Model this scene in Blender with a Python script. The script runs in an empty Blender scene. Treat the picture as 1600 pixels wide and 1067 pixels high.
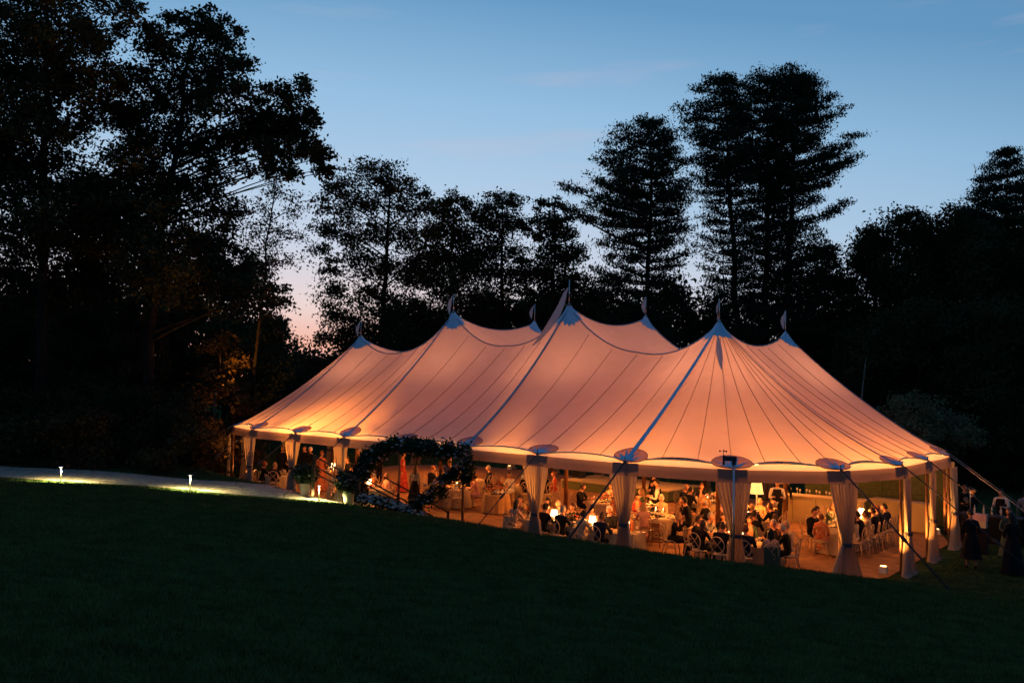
import bpy, bmesh, math, random
import numpy as np
from mathutils import Vector, Matrix
random.seed(7); rng = np.random.default_rng(7)
R_ = math.radians
SC = bpy.context.scene
COL = SC.collection

# ---------------------------------------------------------------- camera
FPX, PIT, ROLL, ZC = 1270.3, 0.05761, 0.02088, 4.963
cam_d = bpy.data.cameras.new('camera'); cam = bpy.data.objects.new('camera', cam_d); COL.objects.link(cam)
cam_d.sensor_width = 36; cam_d.lens = FPX * 36 / 1600; cam_d.clip_end = 2000; cam_d.clip_start = .1
fw = Vector((0, math.cos(PIT), math.sin(PIT))); up0 = Vector((0, -math.sin(PIT), math.cos(PIT))); r0 = Vector((1, 0, 0))
cr, sr = math.cos(ROLL), math.sin(ROLL)
rr = r0 * cr + up0 * sr; uu = -r0 * sr + up0 * cr
m = Matrix((rr, uu, -fw)).transposed().to_4x4(); m.translation = Vector((0, 0, ZC)); cam.matrix_world = m
SC.camera = cam

# ---------------------------------------------------------------- world: dusk sky
SUN_AZ = R_(-14)
w = bpy.data.worlds.new('World'); SC.world = w; w.use_nodes = True
nt = w.node_tree; nt.nodes.clear()
N = nt.nodes.new
out = N('ShaderNodeOutputWorld'); bg = N('ShaderNodeBackground'); nt.links.new(bg.outputs[0], out.inputs[0])
sky = N('ShaderNodeTexSky'); sky.sky_type = 'NISHITA'; sky.sun_disc = False
sky.sun_elevation = R_(-1.5); sky.sun_rotation = SUN_AZ; sky.air_density = 1.0; sky.dust_density = .6; sky.ozone_density = 2.2
SKY_MIX = 0.06
tc = N('ShaderNodeTexCoord'); sx = N('ShaderNodeSeparateXYZ'); nt.links.new(tc.outputs['Generated'], sx.inputs[0])
ramp = N('ShaderNodeValToRGB'); 
def lin(c): return tuple(((x/255)/12.92 if x/255 <= .04045 else ((x/255+.055)/1.055)**2.4) for x in c) + (1,)
els = [(0.0, (238,150,125)), (.045, (236,172,152)), (.095, (228,206,203)), (.17, (198,206,222)), (.26, (170,198,224)), (.36, (146,186,219)), (.49, (100,152,194)), (1.0, (62,108,156))]
ramp.color_ramp.elements[0].position = els[0][0]; ramp.color_ramp.elements[0].color = lin(els[0][1])
ramp.color_ramp.elements[1].position = 1; ramp.color_ramp.elements[1].color = lin(els[-1][1])
for p_, c_ in els[1:-1]:
    e_ = ramp.color_ramp.elements.new(p_); e_.color = lin(c_)
# brighter towards the sunset, dimmer and bluer away from it
dp = N('ShaderNodeVectorMath'); dp.operation = 'DOT_PRODUCT'; nt.links.new(tc.outputs['Generated'], dp.inputs[0]); dp.inputs[1].default_value = (math.sin(SUN_AZ), math.cos(SUN_AZ), 0)
sh = N('ShaderNodeMath'); sh.operation = 'MULTIPLY_ADD'; sh.inputs[1].default_value = -.36; sh.inputs[2].default_value = .36; nt.links.new(dp.outputs['Value'], sh.inputs[0])
ad = N('ShaderNodeMath'); ad.operation = 'ADD'; nt.links.new(sh.outputs[0], ad.inputs[0]); nt.links.new(sx.outputs[2], ad.inputs[1]); nt.links.new(ad.outputs[0], ramp.inputs[0])
r2 = N('ShaderNodeMapRange'); r2.inputs[1].default_value = -1; r2.inputs[2].default_value = 1; r2.inputs[3].default_value = .50; r2.inputs[4].default_value = 1.04
nt.links.new(dp.outputs['Value'], r2.inputs[0])
# thin streak clouds
mp = N('ShaderNodeMapping'); mp.inputs['Scale'].default_value = (1.6, 1.6, 14); mp.inputs['Rotation'].default_value = (0, R_(-7), 0); nt.links.new(tc.outputs['Generated'], mp.inputs[0])
nz = N('ShaderNodeTexNoise'); nz.inputs['Scale'].default_value = 1.7; nz.inputs['Detail'].default_value = 5; nt.links.new(mp.outputs[0], nz.inputs[0])
nr = N('ShaderNodeMapRange'); nr.inputs[1].default_value = .55; nr.inputs[2].default_value = .8; nr.inputs[3].default_value = 0; nr.inputs[4].default_value = .5; nt.links.new(nz.outputs[0], nr.inputs[0])
cm = N('ShaderNodeMixRGB'); nt.links.new(nr.outputs[0], cm.inputs[0]); nt.links.new(ramp.outputs[0], cm.inputs[1]); cm.inputs[2].default_value = lin((196,186,200))
mu = N('ShaderNodeMixRGB'); mu.blend_type = 'MULTIPLY'; mu.inputs[0].default_value = 1; nt.links.new(cm.outputs[0], mu.inputs[1]); nt.links.new(r2.outputs[0], mu.inputs[2])
nsc = N('ShaderNodeMixRGB'); nsc.blend_type = 'ADD'; nsc.inputs[0].default_value = SKY_MIX; nt.links.new(mu.outputs[0], nsc.inputs[1]); nt.links.new(sky.outputs[0], nsc.inputs[2])
nt.links.new(nsc.outputs[0], bg.inputs[0]); bg.inputs[1].default_value = 1.0

SC.view_settings.view_transform = 'Standard'; SC.view_settings.look = 'None'; SC.view_settings.exposure = 0; SC.view_settings.gamma = 1
SC.view_settings.use_curve_mapping = False
SC.render.engine = 'CYCLES'; SC.cycles.use_denoising = True
SC.cycles.max_bounces = 6; SC.cycles.transparent_max_bounces = 6; SC.cycles.sample_clamp_indirect = 3; SC.cycles.use_light_tree = True

# ---------------------------------------------------------------- helpers
def mat(name, col, rough=.8, metal=0, noise=0, nscale=8, emit=None, spec=.3, trans=0, bump=0, col2=None, transcol=None):
    m = bpy.data.materials.new(name); m.use_nodes = True; t = m.node_tree; n = t.nodes
    b = n['Principled BSDF']; b.inputs['Base Color'].default_value = (*col, 1); b.inputs['Roughness'].default_value = rough
    b.inputs['Metallic'].default_value = metal; b.inputs['Specular IOR Level'].default_value = spec
    src = None
    if noise or col2:
        c = n.new('ShaderNodeTexCoord'); z = n.new('ShaderNodeTexNoise'); z.inputs['Scale'].default_value = nscale; z.inputs['Detail'].default_value = 5
        t.links.new(c.outputs['Object'], z.inputs[0])
        mr = n.new('ShaderNodeMapRange'); mr.inputs[1].default_value = .3; mr.inputs[2].default_value = .7; t.links.new(z.outputs[0], mr.inputs[0])
        mx = n.new('ShaderNodeMixRGB'); t.links.new(mr.outputs[0], mx.inputs[0])
        mx.inputs[1].default_value = (*[v*(1-noise) for v in col], 1); mx.inputs[2].default_value = (*(col2 or [min(1, v*(1+noise)) for v in col]), 1)
        t.links.new(mx.outputs[0], b.inputs['Base Color']); src = mx
        if bump:
            bp = n.new('ShaderNodeBump'); bp.inputs['Strength'].default_value = bump; bp.inputs['Distance'].default_value = .02
            t.links.new(z.outputs[0], bp.inputs['Height']); t.links.new(bp.outputs[0], b.inputs['Normal'])
    if emit:
        b.inputs['Emission Color'].default_value = (*emit[0], 1); b.inputs['Emission Strength'].default_value = emit[1]
    if trans:
        tr = n.new('ShaderNodeBsdfTranslucent'); ms = n.new('ShaderNodeMixShader'); ms.inputs[0].default_value = trans
        tr.inputs[0].default_value = (*(transcol or col), 1)
        if src and not transcol: t.links.new(src.outputs[0], tr.inputs[0])
        o = n['Material Output']; t.links.new(b.outputs[0], ms.inputs[1]); t.links.new(tr.outputs[0], ms.inputs[2]); t.links.new(ms.outputs[0], o.inputs[0])
    return m

def mesh_np(name, V, F, smooth=False):
    """V (n,3), F (m,k) equal-sized faces"""
    me = bpy.data.meshes.new(name); V = np.asarray(V, np.float32); F = np.asarray(F, np.int32)
    me.vertices.add(len(V)); me.vertices.foreach_set('co', V.ravel())
    k = F.shape[1]; me.loops.add(F.size); me.loops.foreach_set('vertex_index', F.ravel())
    me.polygons.add(len(F)); me.polygons.foreach_set('loop_start', np.arange(0, F.size, k, dtype=np.int32))
    me.update(calc_edges=True)
    me.polygons.foreach_set('use_smooth', np.full(len(F), smooth))
    return me

class MB:
    """collects faces, then links one mesh object"""
    def __init__(s): s.v = []; s.f = []; s.mi = []; s.cur = 0; s.sm = []; s.smooth = True
    def add(s, V, F, smooth=None):
        o = len(s.v); s.v += [tuple(p) for p in V]; s.f += [tuple(i+o for i in q) for q in F]
        s.mi += [s.cur]*len(F); s.sm += [s.smooth if smooth is None else smooth]*len(F)
    def box(s, c, d, rz=0, M=None):
        hx, hy, hz = [v/2 for v in d]; V = []
        for z in (-hz, hz):
            for x, y in ((-hx,-hy),(hx,-hy),(hx,hy),(-hx,hy)):
                X = x*math.cos(rz)-y*math.sin(rz); Y = x*math.sin(rz)+y*math.cos(rz)
                V.append((c[0]+X, c[1]+Y, c[2]+z))
        if M: V = [M @ Vector(v) for v in V]
        s.add(V, [(3,2,1,0),(4,5,6,7),(0,1,5,4),(1,2,6,5),(2,3,7,6),(3,0,4,7)], False)
    def tube(s, P, r, n=6, cap=True):
        P = [Vector(p) for p in P]; k = len(P)
        rad = r if hasattr(r, '__len__') else [r]*k
        V = []; ref = None
        for i, p in enumerate(P):
            d = (P[min(i+1, k-1)] - P[max(i-1, 0)]).normalized()
            if ref is None: ref = d.orthogonal().normalized()
            a = (ref - d*ref.dot(d)).normalized(); b = d.cross(a); ref = a
            for j in range(n):
                t = 2*math.pi*j/n; V.append(p + (a*math.cos(t)+b*math.sin(t))*rad[i])
        F = [(i*n+j, i*n+(j+1)%n, (i+1)*n+(j+1)%n, (i+1)*n+j) for i in range(k-1) for j in range(n)]
        if cap: F += [tuple(range(n))[::-1], tuple((k-1)*n+j for j in range(n))]
        s.add(V, F)
    def lathe(s, prof, n=16, c=(0,0,0), sx=1, sy=1, cap=False, wob=None):
        V = []; k = len(prof)
        for i, (r, z) in enumerate(prof):
            for j in range(n):
                t = 2*math.pi*j/n; q = r*(1+(wob(t, i/(k-1)) if wob else 0))
                V.append((c[0]+q*math.cos(t)*sx, c[1]+q*math.sin(t)*sy, c[2]+z))
        F = [(i*n+j, i*n+(j+1)%n, (i+1)*n+(j+1)%n, (i+1)*n+j) for i in range(k-1) for j in range(n)]
        if cap: F += [tuple(range(n))[::-1], tuple((k-1)*n+j for j in range(n))]
        s.add(V, F)
    def sphere(s, c, r, n=10, mrow=7, s3=(1,1,1)):
        prof = [(math.sin(math.pi*i/mrow), -math.cos(math.pi*i/mrow)) for i in range(mrow+1)]
        V = []; 
        for q, z in prof:
            for j in range(n):
                t = 2*math.pi*j/n; V.append((c[0]+r*q*math.cos(t)*s3[0], c[1]+r*q*math.sin(t)*s3[1], c[2]+r*z*s3[2]))
        F = [(i*n+j, i*n+(j+1)%n, (i+1)*n+(j+1)%n, (i+1)*n+j) for i in range(mrow) for j in range(n)]
        s.add(V, F)
    def build(s, name, mats, parent=None, loc=None):
        me = bpy.data.meshes.new(name); me.from_pydata(s.v, [], s.f); me.update()
        for m_ in (mats if isinstance(mats, (list, tuple)) else [mats]): me.materials.append(m_)
        me.polygons.foreach_set('use_smooth', s.sm); me.polygons.foreach_set('material_index', s.mi)
        return link(name, me, parent, loc)
def link(name, me, parent=None, loc=None):
    o = bpy.data.objects.new(name, me); COL.objects.link(o)
    if parent is not None: o.parent = parent
    if loc is not None: o.location = loc
    return o
def tag(o, label=None, cat=None, group=None, kind=None):
    if label: o['label'] = label
    if cat: o['category'] = cat
    if group: o['group'] = group
    if kind: o['kind'] = kind
    return o
def thing(name, label, cat, loc=(0,0,0), rz=0, group=None):
    o = bpy.data.objects.new(name, None); COL.objects.link(o); o.location = loc; o.rotation_euler.z = rz
    o.empty_display_size = .2
    return tag(o, label, cat, group)
KIDS = {}
def kids(o): return [c for c in o.children]
def dup(root, loc, rz, label=None, group=None, scale=None):
    r = root.copy(); COL.objects.link(r); r.location = loc; r.rotation_euler = (0, 0, rz)
    if label: r['label'] = label
    if group: r['group'] = group
    if scale: r.scale = (scale,)*3
    for ch in list(root.children):
        c = ch.copy(); COL.objects.link(c); c.parent = r
        for g in list(ch.children):
            d = g.copy(); COL.objects.link(d); d.parent = c
    return r

def ray(px, py):
    x, y = px-800, py-533.5; X = x*cr+y*sr; v = -(-x*sr+y*cr)
    return np.array([X, FPX*math.cos(PIT)-v*math.sin(PIT), FPX*math.sin(PIT)+v*math.cos(PIT)])
def at(px, py, D):
    r = ray(px, py); return Vector(r*(D/r[1]) + np.array([0, 0, ZC]))

# ---------------------------------------------------------------- tent frame of reference
X0, Y0, YAW, L, W, R, HA, HB, E0 = 7.312, 28.66, .70825, 6.61, 5.95, 6.007, 7.376, 8.33, 2.85
U = np.array([-math.cos(YAW), math.sin(YAW)]); NN = np.array([math.sin(YAW), math.cos(YAW)])
def XY(a, b): q = a*U + b*NN; return X0+q[0], Y0+q[1]
def AB(X, Y):
    qx, qy = X-X0, Y-Y0; return qx*U[0]+qy*U[1], qx*NN[0]+qy*NN[1]
def floorz(a): return -.38*np.clip((16.5-a)/22.5, 0, 1)
def P3(a, b, z): x, y = XY(a, b); return Vector((x, y, z))
def F3(a, b, h=0): x, y = XY(a, b); return Vector((x, y, float(floorz(a))+h))
def ang(da, db):           # world heading (rotation about z that turns +Y to this local direction)
    v = da*U + db*NN; return math.atan2(-v[0], v[1])
def sdist(a, b):           # distance outside the tent outline
    da = np.maximum(np.maximum(-a, a-3*L), 0); db = np.maximum(np.maximum(-b, b-W), 0)
    return np.sqrt(da*da+db*db) - R
LC = [3.28791, -.06251, -.09515, -.00131, -.00079, -.00033]
def smooth(t): t = np.clip(t, 0, 1); return t*t*(3-2*t)
def ground(X, Y):
    X = np.asarray(X, float); Y = np.asarray(Y, float)
    Xc, Yc = np.clip(X, -24, 22), np.clip(Y, -5, 30.5)
    lawn = LC[0]+LC[1]*Xc+LC[2]*Yc+LC[3]*Xc*Xc+LC[4]*Xc*Yc+LC[5]*Yc*Yc
    a, b = AB(X, Y); fz = floorz(a)
    lawn = lawn + .03*np.sin(X*.9+1)*np.sin(Y*.7)
    k = smooth((sdist(a, b)-.45)/1.0)
    z = fz + (np.maximum(lawn, fz+.0)-fz)*k
    far = smooth((Y-52)/60); return z + far*4.0

# ---------------------------------------------------------------- materials
M = {}
M['grass'] = mat('lawn_grass', (.026,.050,.020), 1, noise=.45, nscale=3, spec=.0, bump=.6, col2=(.038,.066,.024))
M['blade'] = mat('grass_blade', (.066,.096,.030), .9, noise=.4, nscale=2, spec=.0)
M['soil'] = mat('leaf_litter', (.02,.018,.012), 1, noise=.5, nscale=2, spec=0)
M['paver'] = mat('stone_paver', (.30,.26,.21), .9, noise=.35, nscale=5, bump=.3, spec=.1)
M['mortar'] = mat('path_base', (.13,.11,.09), 1, noise=.3, nscale=6, spec=0)
M['floor'] = mat('tent_floor', (.24,.115,.042), .8, noise=.3, nscale=3, bump=.1)
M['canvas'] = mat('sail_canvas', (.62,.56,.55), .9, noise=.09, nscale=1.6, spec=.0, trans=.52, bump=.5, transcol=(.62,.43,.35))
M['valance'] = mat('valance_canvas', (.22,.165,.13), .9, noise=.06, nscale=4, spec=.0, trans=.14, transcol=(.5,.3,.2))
M['patch'] = mat('double_canvas', (.30,.29,.30), .9, spec=.0, trans=.55, transcol=(.52,.34,.26))
M['star'] = mat('webbing_blue_grey', (.30,.52,.68), .8, noise=.1, nscale=9, spec=.2)
M['strap'] = mat('strap_webbing', (.20,.29,.37), .8, noise=.15, nscale=6, spec=.2)
M['seam'] = mat('seam_stitching', (.34,.24,.20), .9, spec=0, trans=.35, transcol=(.35,.2,.14))
M['curtain'] = mat('linen_curtain', (.31,.26,.21), .95, noise=.06, nscale=10, spec=0, trans=.26, transcol=(.52,.36,.20))
M['tie'] = mat('curtain_tie', (.05,.05,.06), .8)
M['wood'] = mat('pole_wood', (.17,.075,.035), .6, noise=.3, nscale=4)
M['darkwood'] = mat('dark_timber', (.05,.03,.02), .7, noise=.3, nscale=5)
M['metal'] = mat('brushed_metal', (.45,.48,.5), .35, metal=1)
M['rope'] = mat('guy_strap', (.035,.035,.04), .8)
M['ropel'] = mat('pale_rope', (.30,.27,.22), .8)
M['flag'] = mat('pennant_cloth', (.45,.46,.48), .9, trans=.3, spec=0)
M['cloth'] = mat('table_linen', (.46,.35,.20), .9, noise=.06, nscale=6, spec=0)
M['chair'] = mat('limed_wood', (.40,.26,.15), .6, noise=.15, nscale=8)
M['skin'] = mat('skin_light', (.46,.21,.12), .55); M['skin2'] = mat('skin_tan', (.33,.16,.09), .55)
M['black'] = mat('black_wool', (.010,.010,.012), .9, spec=.1); M['navy'] = mat('navy_wool', (.014,.016,.028), .9, spec=.1)
M['grey'] = mat('grey_cloth', (.16,.16,.17), .9); M['white'] = mat('white_cotton', (.56,.52,.45), .9)
M['cream'] = mat('cream_cloth', (.46,.34,.20), .9); M['red'] = mat('red_cloth', (.30,.035,.025), .9, noise=.5, nscale=12)
M['orange'] = mat('orange_cloth', (.48,.14,.05), .9); M['pink'] = mat('pink_cloth', (.50,.24,.20), .9)
M['floral'] = mat('floral_cloth', (.35,.10,.06), .9, noise=.5, nscale=22, col2=(.6,.42,.28)); M['gold'] = mat('gold_cloth', (.45,.27,.10), .8, noise=.3, nscale=20)
M['green'] = mat('green_cloth', (.05,.08,.05), .9); M['blue'] = mat('blue_cloth', (.10,.13,.2), .9)
M['hb'] = mat('hair_dark', (.012,.008,.006), .6); M['hbr'] = mat('hair_brown', (.06,.03,.015), .6); M['hbl'] = mat('hair_blonde', (.30,.17,.07), .6)
M['hg'] = mat('hair_grey', (.30,.28,.26), .7); M['hw'] = mat('hair_white', (.6,.57,.53), .7); M['hr'] = mat('hair_auburn', (.16,.05,.02), .6)
M['face'] = mat('face_dark', (.02,.012,.01), .5)
M['leafg'] = mat('garland_leaf', (.018,.036,.012), .7, noise=.5, nscale=5, spec=.2)
M['bloom_w'] = mat('rose_cream', (.50,.42,.36), .8, noise=.2, nscale=8); M['bloom_p'] = mat('rose_blush', (.42,.22,.20), .8, noise=.2, nscale=8)
M['bloom_r'] = mat('dahlia_red', (.42,.05,.035), .8, noise=.3, nscale=8); M['bloom_b'] = mat('rose_lilac', (.26,.19,.24), .8); M['bloom_o'] = mat('rose_coral', (.55,.18,.08), .8, noise=.3, nscale=8)
M['pot'] = mat('white_pot', (.5,.46,.40), .6, noise=.1, nscale=5)
M['shade'] = mat('lit_lampshade', (.8,.7,.5), .8, emit=((1,.62,.28), 7))
M['flame'] = mat('candle_flame', (1,.7,.3), .5, emit=((1,.55,.2), 22))
M['bulb'] = mat('string_bulb', (1,.7,.3), .5, emit=((1,.6,.25), 5))
M['uplight'] = mat('uplight_case', (.55,.5,.42), .5, emit=((1,.6,.28), .02)); M['lens'] = mat('uplight_lens', (1,.7,.4), .4, emit=((1,.5,.16), 8))
M['glass'] = mat('glass_clear', (.8,.7,.55), .12, spec=.8, trans=.4)
M['china'] = mat('white_china', (.72,.68,.6), .3, spec=.6)
M['bark'] = mat('tree_bark', (.020,.017,.014), 1, noise=.4, nscale=3, spec=0); M['bark_birch'] = mat('birch_bark', (.16,.15,.13), 1, noise=.4, nscale=5, spec=0)
M['oakleaf'] = mat('oak_leaf', (.040,.042,.020), .9, noise=.5, nscale=.6, spec=.0, trans=.15)
M['leaf2'] = mat('maple_leaf', (.036,.046,.022), .9, noise=.5, nscale=.5, spec=.0, trans=.15)
M['leaf3'] = mat('autumn_leaf', (.060,.042,.020), .9, noise=.5, nscale=.7, spec=.0, trans=.15)
M['olive'] = mat('olive_leaf', (.13,.14,.075), .9, noise=.4, nscale=.8, spec=0, trans=.15)
M['needle'] = mat('pine_needle', (.022,.034,.022), .9, noise=.4, nscale=.6, spec=.0)
M['panelcream'] = mat('bar_panel', (.40,.30,.13), .7, noise=.08, nscale=3); M['lattice'] = mat('green_lattice', (.12,.14,.045), .8, noise=.2, nscale=5)
M['redlight'] = mat('red_sign_light', (.5,.05,.03), .5, emit=((1,.10,.03), 1.2))

# ---------------------------------------------------------------- ground
def axis(lo, hi, segs):
    return np.unique(np.concatenate([np.arange(a_, b_, s_) for a_, b_, s_ in segs] + [[lo, hi]]))
gx = axis(-400, 400, [(-400,-60,20),(-60,-26,4),(-26,26,.35),(26,60,4),(60,400,20)])
gy = axis(-60, 500, [(-60,-4,6),(-4,14,1),(14,58,.35),(58,120,4),(120,500,20)])
GX, GY = np.meshgrid(gx, gy); GZ = ground(GX, GY)
nx, ny = len(gx), len(gy); idx = np.arange(nx*ny).reshape(ny, nx)
Fq = np.stack([idx[:-1,:-1], idx[:-1,1:], idx[1:,1:], idx[1:,:-1]], -1).reshape(-1, 4)
me = mesh_np('ground', np.stack([GX, GY, GZ], -1).reshape(-1, 3), Fq, True); me.materials.append(M['grass'])
tag(link('lawn', me), kind='structure')

# grass blades on the lawn in view
def blades(n, ylo, yhi, hh, ww, seed):
    g = np.random.default_rng(seed); y = ylo+(yhi-ylo)*g.random(n)**1.0; x = (g.random(n)-.5)*1.36*y
    a, b = AB(x, y); sd = sdist(a, b); keep = (sd > .55) & ~((x < -5.6) & (y > 29.9) & (y < 33.0)); x, y, sd = x[keep], y[keep], sd[keep]
    z = ground(x, y); n = len(x); th = g.random(n)*math.pi; h = hh*(.5+g.random(n)); wd = ww*(.6+.8*g.random(n))
    dx, dy = np.cos(th)*wd, np.sin(th)*wd; lx, ly = g.normal(0, .35, n)*h, g.normal(0, .35, n)*h
    V = np.stack([np.stack([x-dx, y-dy, z-.004], -1), np.stack([x+dx, y+dy, z-.004], -1), np.stack([x+lx, y+ly, z+h], -1)], 1).reshape(-1, 3)
    return V
Vb = np.concatenate([blades(110000, 4.2, 13, .045, .005, 1), blades(90000, 13, 22, .05, .008, 2), blades(130000, 22, 33, .05, .010, 3), blades(30000, 18, 38, .05, .012, 4)])
me = mesh_np('grass', Vb, np.arange(len(Vb)).reshape(-1, 3)); me.materials.append(M['blade'])
tag(link('grass', me), 'short dark green lawn grass covering the foreground slope', 'grass', kind='stuff')

# ---------------------------------------------------------------- stone path with its slabs
PA = lambda s: -5.7 - s*18.0
def path_edge(s, t):     # s along (0 at tent .. 1 far left), t across 0 near..1 far
    x = PA(s); y = 30.3 + .35*math.sin(s*3.0) + t*2.5 + .9*s*t
    return x, y
mb = MB(); ns, ntt = 60, 6
V = []; 
for i in range(ns+1):
    for j in range(ntt+1):
        x, y = path_edge(i/ns, j/ntt); V.append((x, y, float(ground(x, y))+.012))
mb.add(V, [(i*(ntt+1)+j, (i+1)*(ntt+1)+j, (i+1)*(ntt+1)+j+1, i*(ntt+1)+j+1) for i in range(ns) for j in range(ntt)])
path = tag(mb.build('stone_path', M['mortar']), kind='structure')
ns, rows = 30, 4
for j in range(rows):
    for i in range(ns):
        off = .5*(j % 2); s0, s1 = (i+off+.02)/ns, (i+off+.98)/ns
        if s1 > 1: continue
        t0, t1 = (j+.025)/rows, (j+.975)/rows; dz = random.uniform(0, .012); mb = MB(); V = []
        for dzz in (.0, .035+dz):
            for s_, t_ in ((s0,t0),(s1,t0),(s1,t1),(s0,t1)):
                x, y = path_edge(s_, t_); V.append((x, y, float(ground(x, y))+dzz))
        mb.add(V, [(4,5,6,7)[::-1],(0,1,5,4),(1,2,6,5),(2,3,7,6),(3,0,4,7)], False)
        mb.build('paving_slab', M['paver'], path)

# ---------------------------------------------------------------- tent floor
mb = MB(); V = [P3(3*L/2, W/2, float(floorz(3*L/2))+.03)]; ringn = 0
ring = []
def outline(rad, n=8):
    pts = []
    for ca, cb, t0 in ((0, 0, 180), (3*L, 0, 270), (3*L, W, 0), (0, W, 90)):
        for i in range(n+1):
            t = R_(t0 + 90*i/n); pts.append((ca+rad*math.cos(t), cb+rad*math.sin(t)))
    return pts
aa = np.arange(-R+.2, 3*L+R-.2, .8)
def halfspan(a):
    d = max(-a, a-3*L, 0); return math.sqrt(max((R-.15)**2-d*d, .01))
V = []; F = []
for i, a in enumerate(aa):
    hs = halfspan(a)
    for j in range(9):
        b = -hs + (W+2*hs)*j/8; V.append(F3(a, b, .03))
F = [(i*9+j, i*9+j+1, (i+1)*9+j+1, (i+1)*9+j) for i in range(len(aa)-1) for j in range(8)]
mb.add(V, F); tag(mb.build('tent_floor', M['floor']), kind='structure')
FL = .03

# ================================================================ TENT
tent = thing('pole_tent', 'large eight-peaked cream sailcloth marquee glowing from within on the lawn', 'tent', tuple(P3(0, 0, -.38)))
TO = Vector(P3(0, 0, -.38))
def tadd(mb, name, m_, parent=None):
    mb.v = [tuple(Vector(v)-TO) for v in mb.v]
    return mb.build(name, m_, tent if parent is None else parent)
HP = [HA, HB, HB, HA]
SAG = [1.45, 1.55, 1.25]; XS = [.62, .55, .55, .6]
CF = [.14, .36, .27, .30]          # sag of the front straps
def ridge(i, s): return HP[i]+(HP[i+1]-HP[i])*s - SAG[i]*4*s*(1-s)*(1+.15*abs(2*s-1))
def cross(i, w_): return HP[i] - XS[i]*4*w_*(1-w_)
def prof(zt, t, c): return E0+(zt-E0)*(1-t)*(1-c*t)
def zroof(a, b):
    i = int(min(max(a//L, 0), 2)); s = (a-i*L)/L
    if 0 <= a <= 3*L:
        if b < 0: t = -b/R; return prof(ridge(i, s), min(t, 1), CF[i]+(CF[i+1]-CF[i])*s)
        if b > W: t = (b-W)/R; return prof(ridge(i, s), min(t, 1), .3)
        w_ = b/W; return ridge(i, s) + (cross(i, w_)*(1-s)+cross(i+1, w_)*s) - (HP[i]*(1-s)+HP[i+1]*s)
    end = 0 if a < 0 else 3; d = -a if a < 0 else a-3*L
    if 0 <= b <= W: return prof(cross(end, b/W), min(d/R, 1), (.45 if end == 0 else .3)*(1-b/W)+.3*b/W)
    db = -b if b < 0 else b-W; rad = math.hypot(d, db); th = math.atan2(d, db)/(math.pi/2)
    cf = (CF[end] if b < 0 else .3); ce = (.45 if end == 0 else .3) if b < 0 else .3
    return prof(HA, min(rad/(R*.985), 1), cf+(ce-cf)*th)
POSTS = []      # (a,b, outward normal (da,db), name)
for k in range(7): POSTS.append((k*L/2, -R, 0, -1))
for d in (30, 60): POSTS.append((3*L+R*math.sin(R_(d)), -R*math.cos(R_(d)), math.sin(R_(d)), -math.cos(R_(d))))
for k in range(3): POSTS.append((3*L+R, k*W/2, 1, 0))
for d in (60, 30): POSTS.append((3*L+R*math.sin(R_(d)), W+R*math.cos(R_(d)), math.sin(R_(d)), math.cos(R_(d))))
for k in range(6, -1, -1): POSTS.append((k*L/2, W+R, 0, 1))
for d in (30, 60): POSTS.append((-R*math.sin(R_(d)), W+R*math.cos(R_(d)), -math.sin(R_(d)), math.cos(R_(d))))
for k in (2, 1, 0): POSTS.append((-R, k*W/2, -1, 0))
for d in (60, 30): POSTS.append((-R*math.sin(R_(d)), -R*math.cos(R_(d)), -math.sin(R_(d)), -math.cos(R_(d))))
NP_ = len(POSTS)
def top_of(a, b):    # ridge point above which the panel edge ends
    return min(max(a, 0), 3*L), min(max(b, 0), W)
def edge(k, q):      # scalloped roof edge between post k and k+1
    A, B = POSTS[k], POSTS[(k+1) % NP_]; a = A[0]+(B[0]-A[0])*q; b = A[1]+(B[1]-A[1])*q
    ln = math.hypot(B[0]-A[0], B[1]-A[1]); nx_, ny_ = -(B[1]-A[1])/ln, (B[0]-A[0])/ln
    ca, cb = 1.5*L, W/2
    if (ca-a)*nx_+(cb-b)*ny_ < 0: nx_, ny_ = -nx_, -ny_
    s_ = 4*q*(1-q); s_ = s_**.75
    return a+nx_*.32*s_, b+ny_*.32*s_, E0+.145*s_
def topline(k, q):
    A, B = POSTS[k], POSTS[(k+1) % NP_]; ta, tb = top_of(A[0], A[1]), top_of(B[0], B[1])
    return ta[0]+(tb[0]-ta[0])*q, tb[1]*q+ta[1]*(1-q)
def surf(k, q, t):
    e = edge(k, q); ta, tb = topline(k, q)
    a, b = ta+(e[0]-ta)*t, tb+(e[1]-tb)*t
    # profile evaluated along the unscalloped line, then blended to the edge height
    A, B = POSTS[k], POSTS[(k+1) % NP_]; ea, eb = A[0]+(B[0]-A[0])*q, A[1]+(B[1]-A[1])*q
    z = zroof(ta+(ea-ta)*t*.9999, tb+(eb-tb)*t*.9999); z += (e[2]-E0)*t**3 if t > 0 else 0
    fr = (q*3) % 1.0; z += (-.035*math.sin(math.pi*fr)*min(1, t*4)*(1.15-t) + .012*math.sin(7*t*6+k)*math.sin(math.pi*fr)) if 0 < t < 1 else 0
    return P3(a, b, z)
tt = [0, .02, .05, .09, .14, .2, .28, .36, .45, .54, .63, .72, .8, .87, .93, .97, 1]
seam = MB()
for k in range(NP_):
    for j in range(3):
        mb = MB(); V = []; nq = 4
        for qi in range(nq+1):
            q = (j+qi/nq)/3
            for t in tt: V.append(surf(k, q, t))
        n_ = len(tt); mb.add(V, [(q_*n_+i, q_*n_+i+1, (q_+1)*n_+i+1, (q_+1)*n_+i) for q_ in range(nq) for i in range(n_-1)])
        tadd(mb, 'canvas_panel', M['canvas'])
        s_ = MB(); P = [surf(k, j/3, t)+Vector((0, 0, .012)) for t in tt[1:]]; s_.tube(P, .010, 4); tadd(s_, 'seam', M['seam'])
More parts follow.
